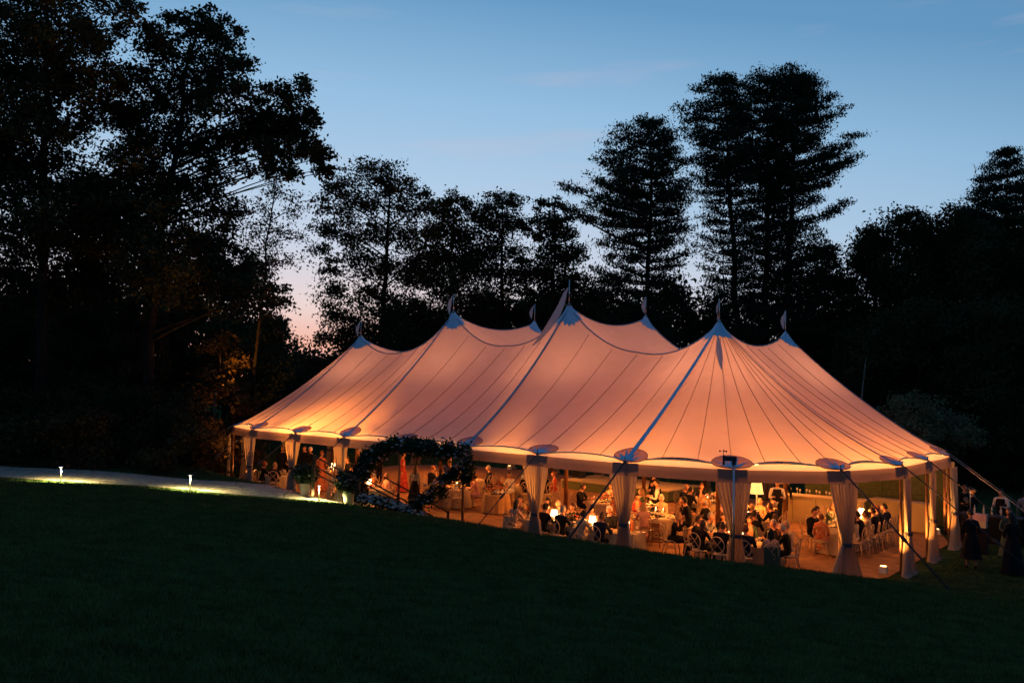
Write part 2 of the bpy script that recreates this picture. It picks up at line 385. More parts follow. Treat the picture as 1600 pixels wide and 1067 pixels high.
# central panels between the two rows of peaks
for i in range(3):
    for j in range(6):
        mb = MB(); V = []; na, nb = 3, 14
        for x in range(na+1):
            for y in range(nb+1): 
                a, b = i*L+L*(j+x/na)/6, W*y/nb
                V.append(P3(a, b, zroof(min(a, 3*L), b)))
        mb.add(V, [(x*(nb+1)+y, x*(nb+1)+y+1, (x+1)*(nb+1)+y+1, (x+1)*(nb+1)+y) for x in range(na) for y in range(nb)])
        tadd(mb, 'canvas_panel', M['canvas'])
def rtube(name, pts, r, m_, n=6):
    s_ = MB(); s_.tube([P3(a, b, zroof(a, b)+.02) for a, b in pts], r, n); return tadd(s_, name, m_)
def ribbon(name, pts, w0, w1, m_, lift=.03):
    mb = MB(); V = []; k = len(pts)
    for i, (a, b) in enumerate(pts):
        a2, b2 = pts[min(i+1, k-1)]; a1, b1 = pts[max(i-1, 0)]; da, db = a2-a1, b2-b1; ln = math.hypot(da, db); nx_, ny_ = -db/ln, da/ln
        ww = (w0+(w1-w0)*i/(k-1))/2
        for sgn in (-1, 0, 1): V.append(P3(a+nx_*ww*sgn, b+ny_*ww*sgn, zroof(a, b)+lift+(.015 if sgn == 0 else 0)))
    mb.add(V, [(i*3+j, i*3+j+1, i*3+j+4, i*3+j+3) for i in range(k-1) for j in range(2)])
    return tadd(mb, name, m_)
lin_ = lambda p, q, n=26: [(p[0]+(q[0]-p[0])*i/n, p[1]+(q[1]-p[1])*i/n) for i in range(n+1)]
for i in range(4):
    ribbon('ridge_strap', lin_((i*L, -.12), (i*L, -R*.985)), .10, .17, M['star'] if i == 0 else M['strap'])
    ribbon('ridge_strap', lin_((i*L, W+.12), (i*L, W+R*.985)), .10, .16, M['strap'])
    rtube('ridge_cable', lin_((i*L, .1), (i*L, W-.1)), .022, M['strap'])
for e_, s_ in ((0, -1), (3*L, 1)):
    for b in (0, W): ribbon('ridge_strap', lin_((e_+s_*.12, b), (e_+s_*R*.985, b)), .06, .09, M['strap'])
for i in range(3):
    for b in (0, W): rtube('ridge_cable', lin_((i*L+.1, b), ((i+1)*L-.1, b)), .028, M['strap'])
# peaks: scalloped cap, pole, finial pole, pennant
def flag(name, base, prof_pts, m_):
    mb = MB(); V = []
    for c_, w_, dp_ in prof_pts:
        c_ = Vector(c_); V += [c_, c_+Vector(w_)*.5+Vector((0, dp_, 0)), c_+Vector(w_)]
    k = len(prof_pts); mb.add(V, [(i*3+j, i*3+j+1, i*3+j+4, i*3+j+3) for i in range(k-1) for j in range(2)])
    return tadd(mb, name, m_)
for i in range(4):
    for b in (0, W):
        a = i*L; mb = MB(); V = []; n = 36; radii = [.03, .12, .24, .36, .5]
        for rd in radii:
            for j in range(n):
                th = 2*math.pi*j/n; q = rd if rd < .5 else (.52 + (.07 if j % 2 else -.03))
                aa_, bb_ = a+q*math.cos(th), b+q*math.sin(th)
                z = zroof(aa_, bb_)+.035+max(0, .16*(1-rd/.3)); V.append(P3(aa_, bb_, z))
        mb.add(V, [(x*n+j, x*n+(j+1) % n, (x+1)*n+(j+1) % n, (x+1)*n+j) for x in range(4) for j in range(n)])
        tadd(mb, 'peak_cap', M['star'])
        mb = MB(); z0 = float(floorz(a)); mb.tube([P3(a, b, z0+FL), P3(a, b, HP[i]+.1)], .085, 10); tadd(mb, 'centre_pole', M['wood'])
        hf = .62 if b == 0 else .7
        if i in (1,) and b == 0: hf = .8
        mb = MB(); mb.tube([P3(a, b, HP[i]+.1), P3(a, b, HP[i]+hf+.3)], .018, 6); pf = tadd(mb, 'flag_pole', M['metal'])
        zt = HP[i]+hf+.28; p = P3(a, b, zt)
        if b == 0 and i == 1:
            P_ = []
            for (fx, fy, fw_, fd) in ((888.5,449,1,32.85),(886,458,6,32.8),(884,468,9,32.75),(881,479,11,32.7),(876,491,13,32.7),(869,503,13,32.75),(860,515,11,32.9),(850,526,8,33.1),(840,535,5,33.3),(832,541,1,33.5)):
                c_ = at(fx, fy, fd); P_.append((c_, at(fx-fw_*.8, fy-fw_*.3, fd)-c_, .04*math.sin(fy)))
            flag('pennant', p, P_, M['flag'])
        elif b == 0 and i == 0:
            P_ = []
            for q in range(10):
                t = q/9; P_.append((p+Vector((-.02-.06*t, 0, -.75*t)), (-.16*math.sin(math.pi*t)+.13*t+.02, -.03, -.03), .03*math.sin(9*t)))
            flag('pennant', p, P_, M['flag'])
            P_ = []
            for q in range(12):     # tail lying down the canvas
                t = q/11; aa_, bb_ = -.22-.62*t*1.1, -.55-1.05*t*1.1; wd = .26*math.sin(math.pi*(t*.8+.12))
                P_.append((P3(aa_-wd/2, bb_, zroof(aa_-wd/2, bb_)+.07), tuple(P3(aa_+wd/2, bb_+.05, zroof(aa_+wd/2, bb_)+.07)-P3(aa_-wd/2, bb_, zroof(aa_-wd/2, bb_)+.07)), .0))
            flag('pennant', p, P_, M['flag'])
        else:
            ln = {(2, 0): .95, (3, 0): .75}.get((i, b), .72); sg = -1 if i != 0 else -1
            P_ = []
            for q in range(12):
                t = q/11; dx = sg*(.03+.16*t*(1-.3*t)); wd = .17*math.sin(math.pi*min(1, t*.9+.05))
                P_.append((p+Vector((dx if i >= 2 else sg*.05*t, 0, -ln*t)), (wd*(-1), .02, -.04), .03*math.sin(8*t+i)))
            flag('pennant', p, P_, M['flag'])
# eave posts, patches, stars, valance, strips
ARCH = {1, 2}  # filled below: posts without a curtain
for k, (a, b, da, db) in enumerate(POSTS):
    z0 = float(floorz(a))
    mb = MB(); mb.tube([P3(a-da*.04, b-db*.04, z0), P3(a-da*.04, b-db*.04, E0-.02)], .045, 8); pole = tadd(mb, 'eave_pole', M['wood'])
    mb = MB(); mb.tube([P3(a, b, E0-.03), P3(a, b, E0+.16)], .014, 6); tadd(mb, 'pole_spike', M['rope'])
    ta, tb = -db, da
    # oval patch
    mb = MB(); V = [];
    def loc_(u_, v_): return a - da*(.02+v_) + ta*u_, b - db*(.02+v_) + tb*u_
    def zz(u_, v_, l): x, y = loc_(u_, v_); return P3(x, y, zroof(x, y)+l+.10*min(1, abs(u_)/1.2)*max(0, 1-v_*1.5))
    n = 28
    for q in (0, .33, .66, 1):
        for j in range(n):
            th = 2*math.pi*j/n; V.append(zz(.56*q*math.cos(th), max(.0, .28+.31*q*math.sin(th)*(1 if math.sin(th) > 0 else .9)), .02))
    mb.add(V, [(x*n+j, x*n+(j+1) % n, (x+1)*n+(j+1) % n, (x+1)*n+j) for x in range(3) for j in range(n)]); tadd(mb, 'eave_patch', M['patch']); rim = V[-n:]; mb = MB(); mb.tube(rim+[rim[0]], .012, 4, cap=False); tadd(mb, 'patch_rim', M['seam'])
    mb = MB(); tips = [(-.66, .12), (-.42, .34), (-.2, .54), (.06, .62), (.28, .54), (.48, .34), (.68, .12)]
    V = [zz(0, .01, .05)]
    for j, (u_, v_) in enumerate(tips):
        V.append(zz(u_*1.0, v_, .035))
        if j < len(tips)-1:
            u2, v2 = tips[j+1]; V.append(zz((u_+u2)*.19, (v_+v2)*.19, .04))
    V = [V[0], zz(-.34, .03, .05)] + V[1:] + [zz(.34, .03, .05)]
    mb.add(V, [(0, i, i+1) for i in range(1, len(V)-1)], False); tadd(mb, 'star_webbing', M['star'])
for k in range(NP_):
    A, B = POSTS[k], POSTS[(k+1) % NP_]; nq = 14
    mb = MB(); V = []
    for q_ in range(nq+1):     # strip of canvas between scalloped roof edge and valance
        q = q_/nq; e = edge(k, q); a, b = A[0]+(B[0]-A[0])*q, A[1]+(B[1]-A[1])*q
        V += [P3(e[0], e[1], e[2]-.01), P3((e[0]+a)/2, (e[1]+b)/2, (e[2]+E0-.02)/2+.03), P3(a, b, E0-.02)]
    mb.add(V, [(i*3+j, i*3+j+1, i*3+j+4, i*3+j+3) for i in range(nq) for j in range(2)]); tadd(mb, 'eave_strip', M['canvas'])
    s_ = MB(); s_.tube([P3(*edge(k, q_/nq)[:2], edge(k, q_/nq)[2]+.02) for q_ in range(nq+1)], .02, 5); tadd(s_, 'edge_rope', M['strap'])
    mb = MB(); V = []; m_ = 20
    dn = ((A[2]+B[2])/2, (A[3]+B[3])/2)
    for q_ in range(m_+1):
        q = q_/m_; a, b = A[0]+(B[0]-A[0])*q, A[1]+(B[1]-A[1])*q
        for zz_, o_ in ((E0-.02, 0), (E0-.03, .02), (E0-.20, .03+.006*math.sin(q*17)), (E0-.365, .035+.015*math.sin(q*11+k))):
            V.append(P3(a+dn[0]*o_, b+dn[1]*o_, zz_))
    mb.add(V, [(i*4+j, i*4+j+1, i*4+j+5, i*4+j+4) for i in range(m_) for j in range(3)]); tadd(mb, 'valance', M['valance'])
    # bulbs of the string lights tucked inside the eave
    s_ = MB()
    for q_ in range(22):
        q = (q_+.5)/22; e = edge(k, q); a, b = A[0]+(B[0]-A[0])*q, A[1]+(B[1]-A[1])*q
        s_.sphere(P3(e[0]*.5+a*.5, e[1]*.5+b*.5, E0-.05), .014, 5, 3)
    tag(tadd(s_, 'string_lights', M['bulb']), kind='stuff')
    if k <= 8 or k >= NP_-6:       # the light the string gives, one slim lamp per bay
        pa_, pb_ = P3(A[0]-A[2]*.2, A[1]-A[3]*.2, E0-.12), P3(B[0]-B[2]*.2, B[1]-B[3]*.2, E0-.12); dv = pb_-pa_
        ld = bpy.data.lights.new('string_lamp', 'AREA'); ld.shape = 'RECTANGLE'; ld.size = dv.length*.86; ld.size_y = .04; ld.energy = 9; ld.color = (1, .52, .16)
        lo = bpy.data.objects.new('string_lamp', ld); COL.objects.link(lo); ax = dv.normalized(); zv = Vector((0, 0, -1)); yv = zv.cross(ax)
        mm = Matrix((ax, yv, zv)).transposed().to_4x4(); mm.translation = (pa_+pb_)/2; lo.matrix_world = mm
for k, (a, b, da, db) in enumerate(POSTS):    # doubled valance cloth over each post
    ta, tb = -db, da; mb = MB(); V = []
    for u_ in (-.42, -.2, 0, .2, .42):
        A = POSTS[k]; Bn = POSTS[(k+1) % NP_] if u_ > 0 else POSTS[k-1]
        ln = math.hypot(Bn[0]-a, Bn[1]-b); q = abs(u_)/ln; x, y = a+(Bn[0]-a)*q, b+(Bn[1]-b)*q
        for z_, o_ in ((E0-.005, .015), (E0-.2, .05), (E0-.370, .062)): V.append(P3(x+da*o_, y+db*o_, z_))
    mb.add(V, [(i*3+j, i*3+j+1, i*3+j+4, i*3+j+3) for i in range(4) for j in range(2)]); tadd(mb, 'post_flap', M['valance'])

# curtains (tied back drapes) on the posts
def curtain(k, wide=.95, tie=.27, foot=.6, tz=1.22, puddle=1, seed=0, lean=0):
    a, b, da, db = POSTS[k]; ta, tb = -db, da; z0 = float(floorz(a)); g = random.Random(seed+k)
    mb = MB(); V = []; nu, nv = 54, 26; zt = E0-.36; ph = g.random()*6; nf = 8
    for j in range(nv+1):
        t = j/nv; z = zt+(z0+.02-zt)*t; ztie = z0+tz; rt = (zt-z)/(zt-ztie) if z > ztie else (ztie-z)/(ztie-z0)
        if z > ztie: ww = wide+(tie-wide)*min(1, rt)**1.15; amp = .025+.03*rt
        else: ww = tie+(foot-tie)*rt**.8; amp = .05+.03*rt
        if t > .94: ww *= 1+.12*(t-.94)/.06*puddle
        for i in range(nu+1):
            u = i/nu-.5; fold = math.sin(u*nf*2*math.pi+ph+.35*math.sin(z*2+ph))+.35*math.sin(u*nf*4.6*math.pi+ph*2)
            o_ = .14+amp*fold - .10*(1-4*u*u)*0
            wx = u*ww*(1+.03*math.sin(u*21+ph)) + lean*rt*(1 if z > ztie else 0) + lean*(1 if z <= ztie else 0)
            if t > .96: o_ += .10*puddle*(t-.96)/.04*(.6+.6*fold)
            V.append(P3(a+ta*wx+da*o_, b+tb*wx+db*o_, z if t < .999 else z0+.025+.02*g.random()))
    mb.add(V, [(j*(nu+1)+i, j*(nu+1)+i+1, (j+1)*(nu+1)+i+1, (j+1)*(nu+1)+i) for j in range(nv) for i in range(nu)])
    c = tadd(mb, 'curtain', M['curtain'])
    mb = MB(); V = []; n = 20
    for zz_ in (-.05, .05):
        for j in range(n):
            th = 2*math.pi*j/n; V.append(P3(a+ta*(lean+.53*tie*math.cos(th))+da*(.14+.12*math.sin(th)), b+tb*(lean+.53*tie*math.cos(th))+db*(.14+.12*math.sin(th)), z0+tz+zz_))
    mb.add(V, [(j, (j+1) % n, n+(j+1) % n, n+j) for j in range(n)]); tadd(mb, 'curtain_tie', M['tie'], c)
    return c
NPK = NP_
for k in range(NP_):
    if k in (2, 3): continue           # open bay under the flower arch
    side = POSTS[k][2] < -.6           # right-hand end, seen close
    g_ = random.Random(k*7+1)
    curtain(k, lean=g_.uniform(-.09, .09), foot=g_.uniform(.85, 1.15)*(1.15 if k in (NPK-2, NPK-3, NPK-4, NPK-5) else .66), tz=1.30+g_.uniform(-.12, .10), wide=g_.uniform(.9, 1.12)*(1.0 if k not in (NPK-3, NPK-4, NPK-5) else .85), tie=g_.uniform(.25, .34), seed=k)

# uplights at the feet of the drapes
def uplight(k, label, power, aim=(.25, 1), size=90, off=.45, side=.35):
    a, b, da, db = POSTS[k]; ta, tb = -db, da; x, y = a-da*off+ta*side, b-db*off+tb*side
    t = thing('uplight', label, 'floor light', tuple(F3(x, y, FL)), ang(da, db), 'uplights at the feet of the tent drapes')
    m1 = MB(); m1.box((0, 0, .11), (.22, .2, .20)); m1.build('case', M['uplight'], t)
    m2 = MB(); m2.lathe([(.0, .213), (.085, .213), (.085, .222), (.0, .222)], 14); m2.build('lens', M['lens'], t)
    ld = bpy.data.lights.new('uplight_lamp', 'SPOT'); ld.energy = power; ld.color = (1, .47, .15); ld.spot_size = R_(size); ld.spot_blend = .9; ld.shadow_soft_size = .06
    lo = bpy.data.objects.new('uplight_lamp', ld); COL.objects.link(lo); lo.parent = t; lo.location = (0, 0, .27); ld.energy *= 6.0; ld.color = (1, .36, .065)
    d = Vector((0, aim[0], aim[1])).normalized(); lo.rotation_euler = d.to_track_quat('-Z', 'Y').to_euler()
UPL = [(0, 190), (1, 700), (5, 620), (6, 200), (4, 330), (7, 160), (9, 100), (11, 60), (14, 60), (17, 60), (20, 60), (NPK-6, 60), (NPK-5, 150), (NPK-4, 220), (NPK-3, 300), (NPK-2, 220), (NPK-1, 90)]
ULAB = {0: 'white uplight behind the drape where the blue strap reaches the eave', 1: 'white uplight behind the drape nearest the patterned flower table', 5: 'uplight behind the second drape from the left end of the tent',
 6: 'uplight behind the drape at the left front corner pole', 4: 'uplight behind the drape left of the flower arch', NPK-2: 'white box uplight behind the wide drape right of the seated couple', NPK-3: 'white box uplight glowing on the floor beside the largest right-hand drape',
 NPK-4: 'white box uplight at the foot of the middle drape of the right end', NPK-5: 'white box uplight at the foot of the rightmost drape', NPK-1: 'uplight behind the drape of the weather sensor pole', 7: 'uplight behind the leftmost drape of the tent'}
for k, pw in UPL: uplight(k, aim=((-.12, 1) if k in (0, 1, 5, NPK-2, NPK-1) else (.2, 1)), power=pw, label=ULAB.get(k, 'small uplight behind a drape along the far side of the tent'))
# fill lamps added on the centre poles to wash the inside of the roof
for i in range(4):
    for b in (0, W):
        t = thing('fill_lamp', 'added warm fill lamp ring round a tent centre pole', 'lamp', tuple(P3(i*L, b, 3.3)), 0, 'added warm fill lamps on the centre poles')
        m1 = MB()
        for j in range(6):
            th = j*math.pi/3; m1.box((.13*math.cos(th), .13*math.sin(th), 0), (.07, .07, .1), th)
        m1.build('lamp_head', M['rope'], t)
        m2 = MB(); m2.lathe([(.10, -.03), (.12, -.03), (.12, .03), (.10, .03)], 14); m2.build('bracket', M['metal'], t)
        for sgn, e_ in ((1, 55), (-1, 75)):
            ld = bpy.data.lights.new('fill_lamp_light', 'SPOT'); ld.energy = e_*(14 if sgn > 0 else 14); ld.color = (1, .46, .23) if sgn > 0 else (1, .29, .05); ld.spot_size = R_(165); ld.spot_blend = 1; ld.shadow_soft_size = .18
            lo = bpy.data.objects.new('fill_lamp_light', ld); COL.objects.link(lo); lo.parent = t; lo.location = (0, 0, .25*sgn)
            if sgn > 0: lo.rotation_euler = (math.pi, 0, 0)

# guy straps and stakes
def guy(k, L_out=2.6, ratchet=True, r=.018, m_='rope', zt=E0+.05):
    a, b, da, db = POSTS[k]; x, y = a+da*L_out, b+db*L_out; p0 = P3(a, b, zt); X_, Y_ = XY(x, y); p1 = Vector((X_, Y_, float(ground(X_, Y_))+.1))
    t = MB(); t.tube([p0, p1], r, 5); g = tadd(t, 'guy_strap', M[m_])
    t = MB(); t.tube([p1+Vector((0, 0, .06)), p1-Vector((0, 0, .3))], .018, 6); tadd(t, 'stake', M['rope'], g)
    if ratchet:
        d = (p1-p0).normalized(); c = p0+(p1-p0)*.62; t = MB(); t.tube([c-d*.13, c-d*.06, c+d*.06, c+d*.13], [.03, .045, .045, .03], 6); tadd(t, 'ratchet', M['rope'], g)
for k in (0, 1, 4, 5, 6): guy(k, 2.7, True, .028 if k == 0 else .016)
for k in (NPK-2,): guy(k, 3.6, True, .026)
for k in (NPK-3, NPK-4): guy(k, 4.0, True, .020)
for k in (NPK-5, NPK-6): guy(k, 4.2, False, .014, 'ropel')
for k in (7, 8, 9): guy(k, 2.6, False, .02, 'ropel')
for k in (11, 13, 15, 17, 19, 20, 21): guy(k, 2.6, False, .016)

# weather sensor on its pole
a, b, da, db = POSTS[NPK-1]
t = thing('weather_sensor', 'small cup anemometer and sensor on a metal pole at the tent eave', 'weather sensor', tuple(F3(a+da*.34, b+db*.34)), ang(da, db))
m1 = MB(); m1.tube([(0, 0, 0), (0, 0, 3.45)], .028, 8); m1.build('mast', M['metal'], t)
m1 = MB(); m1.box((.10, 0, 3.50), (.34, .12, .12)); m1.box((.0, 0, 3.42), (.10, .14, .16)); m1.box((.27, 0, 3.46), (.06, .05, .26)); m1.build('sensor_body', M['rope'], t)
m1 = MB(); m1.tube([(.28, 0, 3.55), (.28, 0, 3.74)], .008, 5)
for j in range(3):
    th = j*2.094+.3; m1.tube([(.28, 0, 3.70), (.28+.09*math.cos(th), .09*math.sin(th), 3.70)], .005, 4); m1.sphere((.28+.10*math.cos(th), .10*math.sin(th), 3.70), .028, 8, 5)
m1.build('wind_cups', M['rope'], t)

# ================================================================ TREES
def leafmesh(name, C, size, mt, parent, g, up=0.0, aspect=.55, kind=None):
    C = np.asarray(C, float); n = len(C); s_ = size*(.6+.8*g.random(n))[:, None]
    d1 = g.normal(size=(n, 3)); d1[:, 2] += up; d1 /= np.linalg.norm(d1, axis=1)[:, None]
    d2 = g.normal(size=(n, 3)); d2 -= d1*(d1*d2).sum(1)[:, None]; d2 /= np.linalg.norm(d2, axis=1)[:, None]
    V = np.stack([C-d1*s_*.5, C+d2*s_*aspect*.5, C+d1*s_*.5, C-d2*s_*aspect*.5], 1).reshape(-1, 3)
    me = mesh_np(name, V-np.array(parent.location), np.arange(4*n).reshape(-1, 4)); me.materials.append(mt)
    return link(name, me, parent)
class TB:
    """gathers tapered branches for one tree"""
    def __init__(s): s.m = MB()
    def br(s, P, r0_, r1_, n=5):
        k = len(P); s.m.tube(P, [r0_+(r1_-r0_)*(i/(k-1)) for i in range(k)], n, cap=False)
def bez(a, b, c, n): return [a*(1-t)**2+b*2*t*(1-t)+c*t*t for t in [i/n for i in range(n+1)]]
LAIK = 1.9
def tree(name, label, D, base_px, lobes, lai=2.6, leaf=.17, mt='oakleaf', trunk_r=.28, top=None, cat='tree', group=None, depth=.8, bark='bark', seed=0, twigs=True, clump=.30, lean=None):
    g = np.random.default_rng(seed+11)
    b0 = at(base_px, 600, D); gz = float(ground(b0.x, b0.y)); base = Vector((b0.x, b0.y, gz-.15))
    L3 = []
    for lb in lobes:
        px, py, r = lb[:3]; dz = lb[3] if len(lb) > 3 else (g.random()-.5)*2*depth*3.0
        p = at(px, py, D+dz); L3.append((p, r*D/FPX))
    root = thing(name, label, cat, tuple(base), 0, group)
    hi = sorted(L3, key=lambda q: -q[0].z)[:3]; zt = max(p.z for p, r in L3)-.4 if top is None else top
    tip = Vector((base.x+(lean or 0), base.y, zt))
    cx = float(np.mean([p.x for p, r in hi]))
    tip.x = cx if lean is None else base.x+lean
    tp = bez(base, Vector((base.x*.8+tip.x*.2, base.y, base.z+(zt-base.z)*.55)), tip, 12)
    for i in range(1, 12): tp[i] = tp[i]+Vector((g.normal(0, .10), g.normal(0, .10), 0))
    T = TB(); T.m.tube(tp, [trunk_r*(1-.85*i/12)*(1.35 if i == 0 else 1) for i in range(13)], 8)
    Bm = TB(); leaves = []
    for p, r in L3:
        hd = math.hypot(p.x-tip.x, p.y-base.y)
        za = min(max(p.z-.55*hd-.35*r, base.z+.22*(zt-base.z)), zt-.3); f = (za-base.z)/(zt-base.z); ia = min(int(f*12), 11); fr = f*12-ia
        A = tp[ia]*(1-fr)+tp[ia+1]*fr; mid = Vector(((A.x+p.x)/2, (A.y+p.y)/2, A.z*.35+p.z*.65))
        rb = trunk_r*.32*(1-.5*f)*min(1.2, r); Bm.br(bez(A, mid, p, 6), max(rb, .03), .02)
        ns = max(9, int(17*r**1.7))
        per = LAIK*lai*math.pi*r*r/(leaf*leaf*.33)/ns
        for k in range(ns):
            v = g.normal(size=3); v /= np.linalg.norm(v); q = r*(.2+.95*g.random()**.6)
            c = np.array(p)+v*q*np.array([1, 1*depth+.2, .85]); rs = r*clump*(.6+.8*g.random())+.12
            n = max(3, int(per*(.5+g.random()))); off = g.normal(0, .50, (n, 3))*rs*np.array([1.15, 1.15, .7]); leaves.append(c+off)
            if twigs: 
                cv = Vector(c); Bm.br(bez(p, (p+cv)/2+Vector((0, 0, -.1*r)), cv+(cv-p)*.12, 3), .022, .006, 3)
    T.m.v = [tuple(Vector(v)-base) for v in T.m.v]; T.m.build('trunk', M[bark], root)
    if Bm.m.v: Bm.m.v = [tuple(Vector(v)-base) for v in Bm.m.v]; Bm.m.build('limbs', M[bark], root)
    leafmesh('crown', np.concatenate(leaves), leaf, M[mt], root, g)
    return root
def column(px, py, hw, n, seed, ybot=700, rr=(.40, .66), topw=.62):
    """lobes that fill a tall rounded crown between py (top) and ybot"""
    g = random.Random(seed); o = []
    for i in range(n):
        t = i/(n-1); y = py+rr[1]*hw*.8+(ybot-py)*t; wf = min(1, topw+1.3*t) if t < .75 else 1-.35*(t-.75)/.25
        o.append((px+(g.random()*2-1)*hw*wf*.8, y+g.uniform(-.15, .15)*hw, hw*g.uniform(*rr)))
    return o
# left side: big oak, taller neighbour, thin airy tree, woodland behind the path
tree('oak_tree', 'big spreading oak in full leaf with a long limb reaching into the sky gap', 40, 226,
 [(238,48,26),(262,30,12),(300,48,34),(318,22,14),(268,88,44),(340,52,30),(372,52,10),(335,105,44),(378,98,22),(300,150,46),(360,158,36),(404,180,32),(440,150,30),(470,150,20),(476,125,10),(430,200,36),(478,205,27),(503,248,20),(452,246,24),(408,238,26),(360,228,40),
  (300,228,44),(238,140,44),(240,205,44),(205,262,44),(250,285,44),(310,292,44),(352,335,34),(300,362,44),(248,352,44),(338,392,44),(392,430,30),(430,462,26),(380,470,40),(200,330,50),(180,400,55),(240,420,55),(300,440,50),(120,340,50),(150,300,44),(190,315,44),(165,360,46),(275,415,44),(345,430,40),(150,430,50),(205,180,36),(215,235,36),(512,262,14),(488,180,14),(425,222,26),(480,232,24),(455,268,18),(430,262,20),(495,228,20),(505,270,14),(465,180,26),(388,205,30),(385,268,14),(418,262,12)], lai=2.5, leaf=.20, trunk_r=.32, seed=1, clump=.34)
tree('oak_tree', 'tallest dark oak at the left edge, crown cut off by the picture top', 38, 60,
 [(40,-30,70),(110,-50,70),(165,-20,44),(195,5,22),(205,30,14),(190,45,14),(30,60,55),(95,50,55),(150,62,40),(60,120,55),(130,125,50),(180,120,34),(25,190,60),(95,205,50),(160,190,36),(40,270,60),(110,290,46),(30,350,60),(100,370,60),(-30,120,70),(-30,240,70),(15,430,60),(90,450,60)], lai=2.7, leaf=.19, trunk_r=.3, seed=2, clump=.32)
tree('young_ash_tree', 'thin airy tree with sparse foliage and bare twigs in the sky gap beside the oak', 44, 392,
 [(425,275,16),(440,300,22),(415,325,24),(455,330,18),(435,360,24),(400,365,26),(462,372,12),(425,400,26),(395,410,28),(455,405,16),(410,440,28)], lai=.75, leaf=.15, trunk_r=.14, seed=3, mt='leaf3', clump=.45)
spec = [(20,440,60,46,'leaf2','dark maple filling the far left edge behind the path'),(95,455,55,45,'oakleaf','bushy dark tree behind the first path light'),(165,420,60,47,'leaf2','dense dark tree left of the oak trunk behind the path'),
 (235,470,55,44,'leaf3','brownish leafy tree under the big oak'),(300,455,55,46,'oakleaf','dark tree behind the second path light'),(352,500,46,43,'leaf3','tree whose leaves catch an orange floodlight'),
 (400,485,44,50,'leaf2','broad dark tree left of the pink sky gap'),(436,492,38,56,'needle','dark rounded evergreen below the sky gap'),(488,562,34,60,'leaf3','low bushy tree under the pink sky gap'),(534,552,30,64,'leaf2','dark low tree just left of the tent peak'),(-50,430,60,44,'oakleaf','dark tree mostly beyond the left edge')]
for i, (px, py, hw, D, mt, lb) in enumerate(spec):
    tree('woodland_tree', lb, D, px, column(px, py, hw, 15, 40+i, 735), lai=3.0, leaf=.21, mt=mt, trunk_r=.17, seed=40+i, group='woodland trees behind the path', twigs=False, clump=.42)
# middle: deciduous row behind the tent
tree('oak_tree', 'round-crowned oak right of the pink sky gap with visible forked trunk', 66, 592,
 [(570,268,22),(540,288,24),(602,275,26),(628,298,26),(515,300,14),(500,322,16),(545,322,28),(590,315,30),(640,330,24),(508,355,22),(500,390,16),(540,365,26),(585,362,28),(630,370,30),(660,300,14),(672,325,16),(560,405,30),(512,420,20),(525,455,26),(600,415,26),(640,425,34),(580,455,30),(520,495,20),(550,500,34),(610,490,36),(510,530,18),(560,540,36)], lai=1.9, leaf=.24, trunk_r=.34, seed=5, clump=.42)
tree('oak_tree', 'broad oak in the middle row behind the tall second tent peak', 64, 700,
 [(690,322,20),(712,312,16),(728,330,16),(700,350,28),(670,365,26),(720,368,26),(690,400,36),(735,410,30),(660,430,34),(710,450,40),(680,490,40),(740,490,36),(650,500,30),(700,535,40)], lai=2.6, leaf=.24, trunk_r=.3, seed=6, clump=.42)
tree('oak_tree', 'two-lobed oak behind the low sag of the tent roof', 66, 785,
 [(760,322,18),(785,310,18),(806,318,14),(778,345,28),(750,355,22),(808,352,18),(770,385,32),(810,395,22),(745,410,30),(785,430,32),(820,440,20),(760,470,30),(800,490,26),(740,500,26)], lai=2.4, leaf=.24, trunk_r=.3, seed=7, clump=.42)
tree('oak_tree', 'small oak left of the pines above the highest tent peak', 64, 866,
 [(845,322,13),(868,318,13),(885,335,14),(855,345,22),(880,362,22),(838,365,18),(862,390,30),(895,400,22),(840,420,24),(875,435,34),(900,450,26),(850,470,26),(890,490,32),(925,470,26)], lai=2.6, leaf=.24, trunk_r=.28, seed=8, clump=.42)
